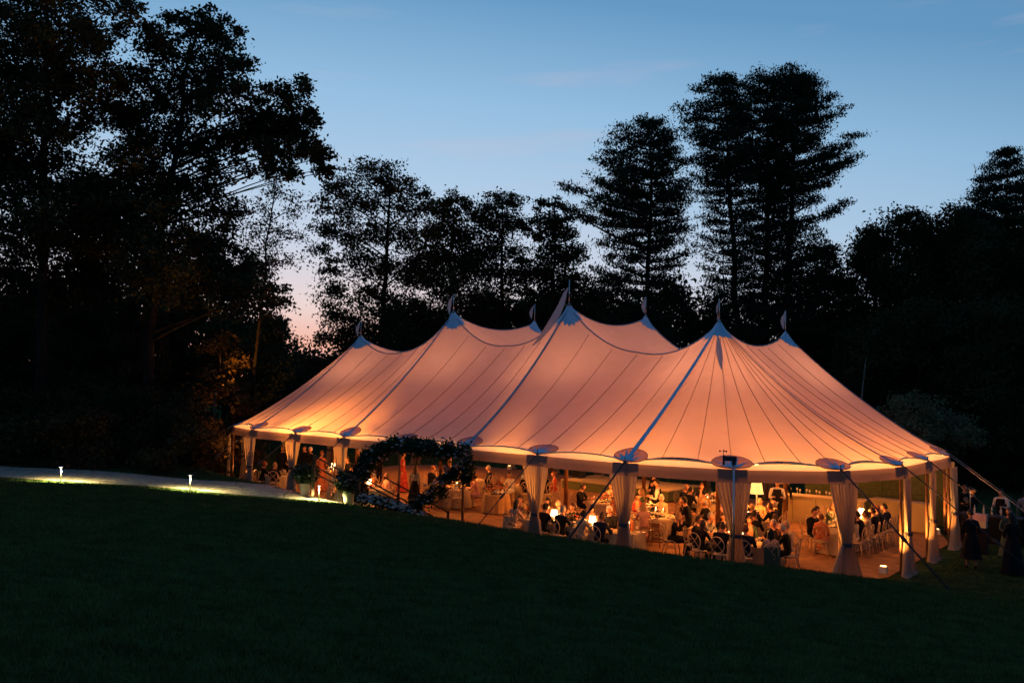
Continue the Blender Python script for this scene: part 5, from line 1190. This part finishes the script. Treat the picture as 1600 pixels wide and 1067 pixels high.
# --- outside on the right: staff and guests by the dark bar
def outp(px, py_, h, **kw): pass
def gp(a, b): x, y = XY(a, b); return Vector((x, y, float(ground(x, y))))
for a, b, f_, pose, fem, lb, kw in (
 (-7.35, 2.45, ang(.35, .9), 't2', True, 'woman in black calf-length dress with hair up, hands clasped, outside right', dict(top='black', hair='bun', hc_='hb', skirt='midi')),
 (-8.45, 2.55, ang(.7, .6), 't2', True, 'woman in black dress with long dark hair at the right edge', dict(top='black', hair='long', hc_='hb', skirt='long')),
 (-8.15, 3.9, ang(-.3, -.8), 't2', True, 'woman in dark sleeveless dress facing out behind the black-dressed pair', dict(top='green', hair='long', hc_='hr', skirt='midi')),
 (-5.6, 10.2, ang(-.7, -.5), 't3', True, 'staff member in black shirt beside the rightmost drape', dict(top='black', hair='bun', hc_='hr', bot='black')),
 (-6.1, 9.2, ang(.6, .3), 't3', True, 'staff member in black with pale collar bending at a tray', dict(top='black', hair='bun', hc_='hbl', bot='black')),
 (-7.0, 9.5, ang(.2, -.9), 't3', False, 'bartender with rolled white sleeves and black waistcoat behind the dark bar', dict(top='white', shirt='black', bot='black', hair='short', hc_='hb')),
 (-8.0, 10.8, ang(-.2, -.9), 't1', False, 'man in black waistcoat half cut by the right edge', dict(top='black', shirt='white', hair='short', hc_='hbr')),
 (-7.75, 9.9, ang(.3, .9), 't1', False, 'man in grey shirt with his back turned beyond the bar', dict(top='grey', hair='short', hc_='hb'))):
    person(a, b, f_, pose, fem, lb, wpos=gp(a, b), **kw)
p = gp(-6.9, 8.2); t = thing('bar_table', 'dark narrow table with bottles behind the two women in black', 'table', tuple(p), ang(0, 1))
m1 = MB(); m1.box((0, 0, 1.02), (2.0, .6, .05)); m1.build('tabletop', M['rope'], t); m1 = MB(); m1.box((0, -.28, .5), (1.96, .03, .98)); m1.box((0, .28, .5), (1.96, .03, .98)); m1.build('skirt', M['black'], t)
for i in range(5):
    x, y = XY(-6.35-.28*i, 8.2+.1*(i % 2)); o = MB(); o.lathe([(0, 0), (.038, 0), (.038, .19), (.014, .24), (.014, .31), (0, .31)], 10); b_ = o.build('bottle', M['glass']); b_.location = (x, y, p.z+1.047)
    tag(b_, 'glass bottle standing on the dark outdoor bar table', 'bottle', 'bottles on the dark outdoor bar')
x, y = XY(-7.0, 5.6); z = float(ground(x, y)); t = thing('glowing_box', 'pale lit carton stack on a dark stand beyond the women in black', 'box', (x, y, z), ang(0, 1))
m1 = MB(); m1.box((0, 0, .45), (.44, .3, .9)); m1.build('stand', M['black'], t); m1 = MB(); m1.box((0, 0, 1.02), (.42, .3, .23)); m1.build('carton', M['cream'], t); m1 = MB(); m1.box((0, 0, 1.25), (.46, .32, .22)); m1.build('carton', M['bloom_p'], t)
ld = bpy.data.lights.new('bar_lamp_bulb', 'POINT'); ld.energy = 16; ld.color = (1, .62, .35); ld.shadow_soft_size = .08
lo = bpy.data.objects.new('bar_lamp_bulb', ld); COL.objects.link(lo); x, y = XY(-6.9, 4.7); lo.location = (x, y, z+2.2)
t = thing('bar_lamp', 'thin dark lamp on a pole lighting the cartons outside', 'lamp', (x, y, z)); m1 = MB(); m1.tube([(0, 0, 0), (0, 0, 2.35)], .015, 6); m1.build('pole', M['rope'], t); m1 = MB(); m1.lathe([(.02, 2.35), (.09, 2.26), (.085, 2.26)], 10); m1.build('lamp_shade', M['rope'], t)

# ================================================================ STAGE, BARS, LANTERN
def boxthing(name, label, cat, a, b, lx, ly, lz, parts, turn=0):
    t = thing(name, label, cat, tuple(F3(a, b, FL)), ang(0, 1)+turn)
    for pn, mt, c, d in parts: m1 = MB(); m1.box(c, d); m1.build(pn, M[mt], t)
    return t
boxthing('stage', 'low cream-topped stage with greenish skirting at the back of the tent', 'stage', 9.0, 8.6, 5, 3, .5,
 [('deck', 'cloth', (0, 0, .47), (6.2, 3.2, .06)), ('skirting', 'lattice', (0, -1.57, .22), (6.1, .03, .43)), ('skirting', 'lattice', (-3.07, 0, .22), (.03, 3.1, .43)), ('skirting', 'lattice', (3.07, 0, .22), (.03, 3.1, .43)), ('base', 'darkwood', (0, 0, .21), (6.0, 3.0, .40))])
boxthing('speaker_cabinet', 'black loudspeaker box at the left of the stage', 'loudspeaker', 11.9, 8.2, 1, 1, 1, [('cabinet', 'rope', (0, 0, 1.0), (.6, .5, 1.0)), ('grille', 'black', (0, -.26, 1.0), (.52, .02, .9)), ('stand', 'rope', (0, 0, .25), (.5, .45, .48))])
t = thing('microphone_stand', 'thin black microphone stand on the cream stage', 'microphone stand', tuple(F3(8.8, 8.2, FL+.505))); m1 = MB(); m1.tube([(0, 0, 0), (0, 0, 1.45), (0, -.12, 1.5)], .012, 5); m1.build('pole', M['rope'], t); m1 = MB(); m1.lathe([(0, 0), (.15, 0), (.15, .02), (0, .03)], 12); m1.build('foot', M['rope'], t); m1 = MB(); m1.sphere((0, -.15, 1.5), .035, 8, 6); m1.build('microphone', M['rope'], t)
def bar(a, b, ln, label, turn, n):
    t = thing('bar_counter', label, 'bar', tuple(F3(a, b, FL)), turn)
    for i in range(n):
        x = -ln/2+ln*(i+.5)/n; m1 = MB(); m1.box((x, -.30, .55), (ln/n-.02, .04, 1.04)); m1.box((x, -.325, .55), (ln/n-.16, .012, .86)); m1.build('front_panel', M['panelcream'], t)
    m1 = MB(); m1.box((0, 0, 1.10), (ln+.1, .72, .05)); m1.build('counter_top', M['cream'], t); m1 = MB(); m1.box((0, .02, .53), (ln-.04, .55, 1.06)); m1.build('body', M['panelcream'], t); return t
bar(-.9, 7.0, 3.6, 'long cream panelled bar behind the couple, topped with flowers and glasses', ang(.18, 1), 4)
bar(-3.7, 8.6, 2.2, 'shorter cream bar at the right end under the green lattice', ang(-.1, 1), 2)
for i in range(16):
    a_, b_ = .6-3.0*i/15, 7.0+.2*(i % 2)
    o = dup(proto['g'], F3(a_, b_, FL+1.13), 0, 'wine glass on the long panelled bar', 'wine glasses on the long panelled bar')
centre(.5, 7.0, 'flowers at the left end of the panelled bar', .3, .3, 26, ('bloom_w', 'bloom_p'), h=1.125, seed=31); centre(-1.8, 7.05, 'greenery and flowers at the right end of the panelled bar', .3, .26, 20, ('bloom_w', 'bloom_o'), h=1.125, seed=32)
# green lattice screen
t = thing('lattice_screen', 'green lattice screen closing the back right corner of the tent', 'screen', tuple(F3(-1.9, 10.2, 0)), ang(.35, 1))
for i in range(6):
    m1 = MB(); m1.box((-2.5+i*1.0, 0, 1.25), (.07, .07, 2.5)); m1.build('post', M['lattice'], t)
for i in range(18):
    m1 = MB(); m1.box((0, .03, .2+i*.13), (5.0, .025, .05)); m1.build('slat', M['lattice'], t)
for i in range(5):
    m1 = MB(); m1.box((-2.0+i*1.0, .07, 1.25), (.90, .02, 2.4)); m1.build('backing_panel', M['lattice'], t)
t = thing('canvas_wall', 'plain olive wall panel beyond the right-hand drapes', 'wall panel', tuple(F3(-3.9, 10.6, 0)), ang(.1, 1))
m1 = MB(); m1.box((0, 0, .62), (1.7, .03, 1.2)); m1.build('lower_panel', M['lattice'], t); m1 = MB(); m1.box((0, 0, 1.88), (1.7, .03, 1.28)); m1.build('upper_panel', M['lattice'], t)
# tall tapered lantern
a_, b_ = .75, 4.9
t = thing('tall_lantern', 'tall tapering fabric lantern glowing beside the wooden pole', 'lantern', tuple(F3(a_, b_, FL))); m1 = MB(); m1.lathe([(.30, 0), (.30, .04), (.03, .06), (.03, 1.30)], 12, cap=True); m1.build('stand', M['china'], t)
m1 = MB(); m1.lathe([(.27, 1.20), (.24, 1.32), (.10, 2.35), (.085, 2.35), (.22, 1.32), (.25, 1.20)], 20, wob=lambda t_, k: .03*math.sin(10*t_)); m1.build('lamp_shade', mat('lantern_fabric', (.8, .6, .35), .9, emit=((1, .46, .13), 1.5)), t)
ld = bpy.data.lights.new('lantern_bulb', 'POINT'); ld.energy = 70; ld.color = (1, .55, .22); ld.shadow_soft_size = .2; lo = bpy.data.objects.new('lantern_bulb', ld); COL.objects.link(lo); lo.parent = t; lo.location = (0, 0, 2.4)
# hanging greenery over the stage
for i, (a_, b_) in enumerate([(12.2, 6.9), (10.6, 7.0), (9.2, 7.1), (7.8, 7.2), (6.4, 7.2)]):
    t = thing('potted_shrub', ['leafy green shrub in a pot at the left of the stage', 'leafy shrub behind the loudspeaker', 'leafy shrub in the middle of the stage back', 'leafy shrub right of the microphone', 'leafy shrub at the right end of the stage'][i], 'plant', tuple(F3(a_, 10.5, FL)), 0, 'green shrubs behind the stage')
    m1 = MB(); m1.lathe([(0, 0), (.18, 0), (.24, .4), (.21, .4), (.2, .35)], 14); m1.build('pot', M['rope'], t); g = np.random.default_rng(i); n = 500; C = g.normal(0, 1, (n, 3))*np.array([.55, .4, .6])+np.array([0, 0, 1.3])+np.array(t.location)
    leafmesh('foliage', C, .13, M['leafg'], t, g)
# red sign glow beyond the right end
x, y = XY(-4.5, 12.2); t = thing('red_cabinet', 'dark cabinet with red lit slots seen between the right-hand drapes', 'cabinet', (x, y, float(ground(x, y))), ang(.2, 1))
m1 = MB(); m1.box((0, 0, .9), (.9, .5, 1.8)); m1.build('body', M['darkwood'], t)
for i in range(3): m1 = MB(); m1.box((0, -.26, .45+i*.5), (.4, .02, .26)); m1.build('lit_slot', M['redlight'], t)

# ================================================================ PATH LIGHTS
def path_light(px, pyb, label, first=[None]):
    s = {94: .0, 296: .0, 498: .0}; D = 30.15; p = at(px, pyb, D); z = float(ground(p.x, D)); 
    if first[0] is None:
        t = thing('path_light', label, 'path light', (p.x, D, z), 0, 'mushroom path lights along the lawn edge')
        m1 = MB(); m1.tube([(0, .04, -.05), (0, .04, .58)], .02, 8); m1.build('post', M['metal'], t)
        m1 = MB(); m1.lathe([(0, .60), (.03, .605), (.105, .585), (.11, .575), (.09, .575), (.0, .585)], 18); m1.build('cap', M['metal'], t)
        m1 = MB(); m1.lathe([(0, .570), (.035, .570), (.035, .545), (0, .545)], 12); m1.build('lamp_glass', mat('path_lamp_glass', (1, .9, .7), .4, emit=((1, .75, .4), 14)), t)
        ld = bpy.data.lights.new('path_lamp', 'SPOT'); ld.spot_size = R_(168); ld.spot_blend = .5; ld.energy = 800; ld.color = (1, .80, .30); ld.shadow_soft_size = .05
        lo = bpy.data.objects.new('path_lamp', ld); COL.objects.link(lo); lo.parent = t; lo.location = (0, -.05, .50); first[0] = t
    else: t = dup(first[0], (p.x, D, z), 0, label)
path_light(94, 752, 'mushroom path light at the far left of the path'); path_light(296, 768, 'mushroom path light midway along the path'); path_light(498, 776, 'mushroom path light nearest the tent, between the flower pots')

# ================================================================ ENTRANCE: steps, railings, garland, pots
PT, PB = Vector((-5.75, 31.0, 0)), Vector((-2.9, 28.75, 0)); dirv = (PB-PT).normalized(); perp = Vector((-dirv.y, dirv.x, 0)); ln_ = (PB-PT).length; zt_ = float(ground(-6.0, 30.6))+.02
t = thing('entrance_steps', 'timber steps leading down from the path into the tent under the flower arch', 'steps', (PT.x, PT.y, 0), math.atan2(dirv.y, dirv.x))
for i in range(6):
    z = zt_*(1-(i+.5)/6.5); m1 = MB(); m1.box((ln_*(i+.5)/6, .75, z-.05), (ln_/6+.03, 1.6, .05)); m1.build('tread', M['darkwood'], t)
    m1 = MB(); m1.box((ln_*(i+1)/6, .75, z-.13), (.03, 1.56, .13)); m1.build('riser', M['darkwood'], t)
def rail(label, lines, posts, D0, D1, px0, px1):
    p0 = at(lines[0][0], lines[0][1], D0); t = thing('handrail', label, 'railing', tuple(p0), 0, 'dark railings of the entrance steps')
    def w(px, py): f = (px-px0)/(px1-px0); return at(px, py, D0+(D1-D0)*f)-p0
    for x0_, y0_, x1_, y1_ in lines: m1 = MB(); m1.tube([w(x0_, y0_), w(x1_, y1_)], .032, 6); m1.build('rail', M['darkwood'], t)
    for px, py, yb in posts: m1 = MB(); a_, b_ = w(px, py), w(px, yb); m1.box(((a_.x+b_.x)/2, (a_.y+b_.y)/2, (a_.z+b_.z)/2), (.09, .09, abs(a_.z-b_.z))); m1.build('post', M['darkwood'], t)
rail('dark timber railing on the lawn side of the entrance steps', [(490,712,645,796), (493,729,620,798), (495,741,592,790)], [(490,711,774), (560,748,786), (622,770,797)], 30.6, 28.3, 490, 690)
rail('dark timber railing on the far side of the entrance steps', [(560,724,700,800), (560,742,676,806)], [(700,798,812)], 31.6, 29.2, 560, 700)
def garland(label, pts, D0, D1, px0, px1, n_leaf, n_bl, rad, seed):
    g = np.random.default_rng(seed); P = []
    for x, y in pts: f = (x-px0)/(px1-px0); P.append(at(x, y, D0+(D1-D0)*f))
    seg = [(P[i+1]-P[i]).length for i in range(len(P)-1)]; tot = sum(seg)
    def pt(s):
        s *= tot
        for i, l in enumerate(seg):
            if s <= l: return P[i]+(P[i+1]-P[i])*(s/l)
            s -= l
        return P[-1]
    t = thing('flower_garland', label, 'garland', tuple(P[0]-Vector((0, 0, .0)))); C = []
    nb_ = int(tot*7); cl_ = [np.array(pt(g.random()))+g.normal(0, rad*.45, 3) for _ in range(nb_)]
    for i in range(n_leaf): c = cl_[int(g.integers(nb_))]; C.append(c+g.normal(0, rad*.42, 3))
    leafmesh('foliage', C, .11, M['leafg'], t, g, aspect=.5)
    m1 = MB(); m1.tube([p-P[0] for p in P], .035, 6); m1.build('frame', M['darkwood'], t)
    for i in range(n_bl):
        m1 = MB() if i % 1 == 0 else m1; c = Vector(pt(g.random()))-P[0]+Vector(g.normal(0, rad*.55, 3)); c.y -= rad*.6*g.random(); r = .05*g.uniform(.7, 1.35); k = ['bloom_w', 'bloom_p', 'bloom_p', 'bloom_w', 'bloom_b'][int(g.integers(5))]
        m1.lathe([(.0, -r*.6), (r*.7, -r*.4), (r, .1*r), (r*.75, r*.5), (r*.55, r*.2), (r*.3, r*.55), (0, r*.3)], 7, c, wob=lambda t_, kk: .12*math.sin(t_*5)); o = m1.build('bloom', M[k], t)
    return t
garland('thick flower and leaf garland framing the entrance, draped from tent eave to ground', [(556,748),(572,722),(592,700),(610,692),(640,697),(680,700),(720,704),(730,712),(718,730),(697,750),(674,770),(653,788),(640,797)], 31.0, 27.3, 556, 728, 15000, 230, .25, 71)
garland('small tuft of garland hanging right of the arch post', [(722,704),(732,718),(730,738),(724,748)], 27.3, 27.2, 722, 732, 1300, 14, .17, 72)
garland('second strand of garland thickening the left limb above the pots', [(612,702),(592,716),(574,734),(550,756)], 30.0, 30.8, 612, 550, 3200, 60, .2, 73)
def pot(px, py, D, label, r, seed, scale=1):
    p = at(px, py, D); z = float(ground(p.x, p.y))+.03; t = thing('flower_pot', label, 'potted flowers', (p.x, p.y, z), 0, 'white pots of flowers on the path')
    m1 = MB(); m1.lathe([(0, 0), (.16, 0), (.19, .22), (.235, .46), (.25, .46), (.25, .50), (.22, .50), (.2, .42)], 18); m1.build('pot', M['pot'], t)
    bouquet(t, (0, 0), .78, r, r*.78, 46, ('bloom_w', 'bloom_b', 'bloom_p'), 1500, seed, rb=.055, leafs=.12)
pot(477, 762, 31.4, 'white pot of cream roses and greenery left of the nearest path light', .50, 81); pot(545, 772, 30.4, 'white pot of flowers at the top of the entrance steps', .52, 82); pot(556, 769, 30.9, 'second white pot of flowers close behind the one at the steps', .45, 83)
g = random.Random(5)
for i in range(11):       # hydrangea heads and low flowers beside the steps
    px = 566+i*9.5+g.uniform(-3, 3); D = 29.3-.10*i; p = at(px, 780, D); z = float(ground(p.x, p.y)); t = thing('hydrangea', 'x', 'flower bush', (p.x, p.y, z))
    t['label'] = ['cream hydrangea mound beside the second flower pot', 'pale hydrangea mound next to the first step', 'blush hydrangea below the lower rail', 'white hydrangea under the railing', 'cream hydrangea midway down the steps', 'greenish hydrangea beside the garland frame', 'pink and white flowers below the left arch post', 'low white flowers at the arch post foot', 'low flowers right of the arch post', 'small white flowers near the foot of the garland', 'last low flower clump before the garland foot'][i]
    bouquet(t, (0, 0), .22, .24, .26, 22, (['bloom_w'], ['bloom_w', 'bloom_p'], ['bloom_p', 'bloom_w'])[i % 3], 120, 90+i, rb=.06, leafs=.1)
    m1 = MB(); m1.tube([(0, 0, -.05), (0, 0, .25)], .02, 5); m1.build('stem', M['leafg'], t)
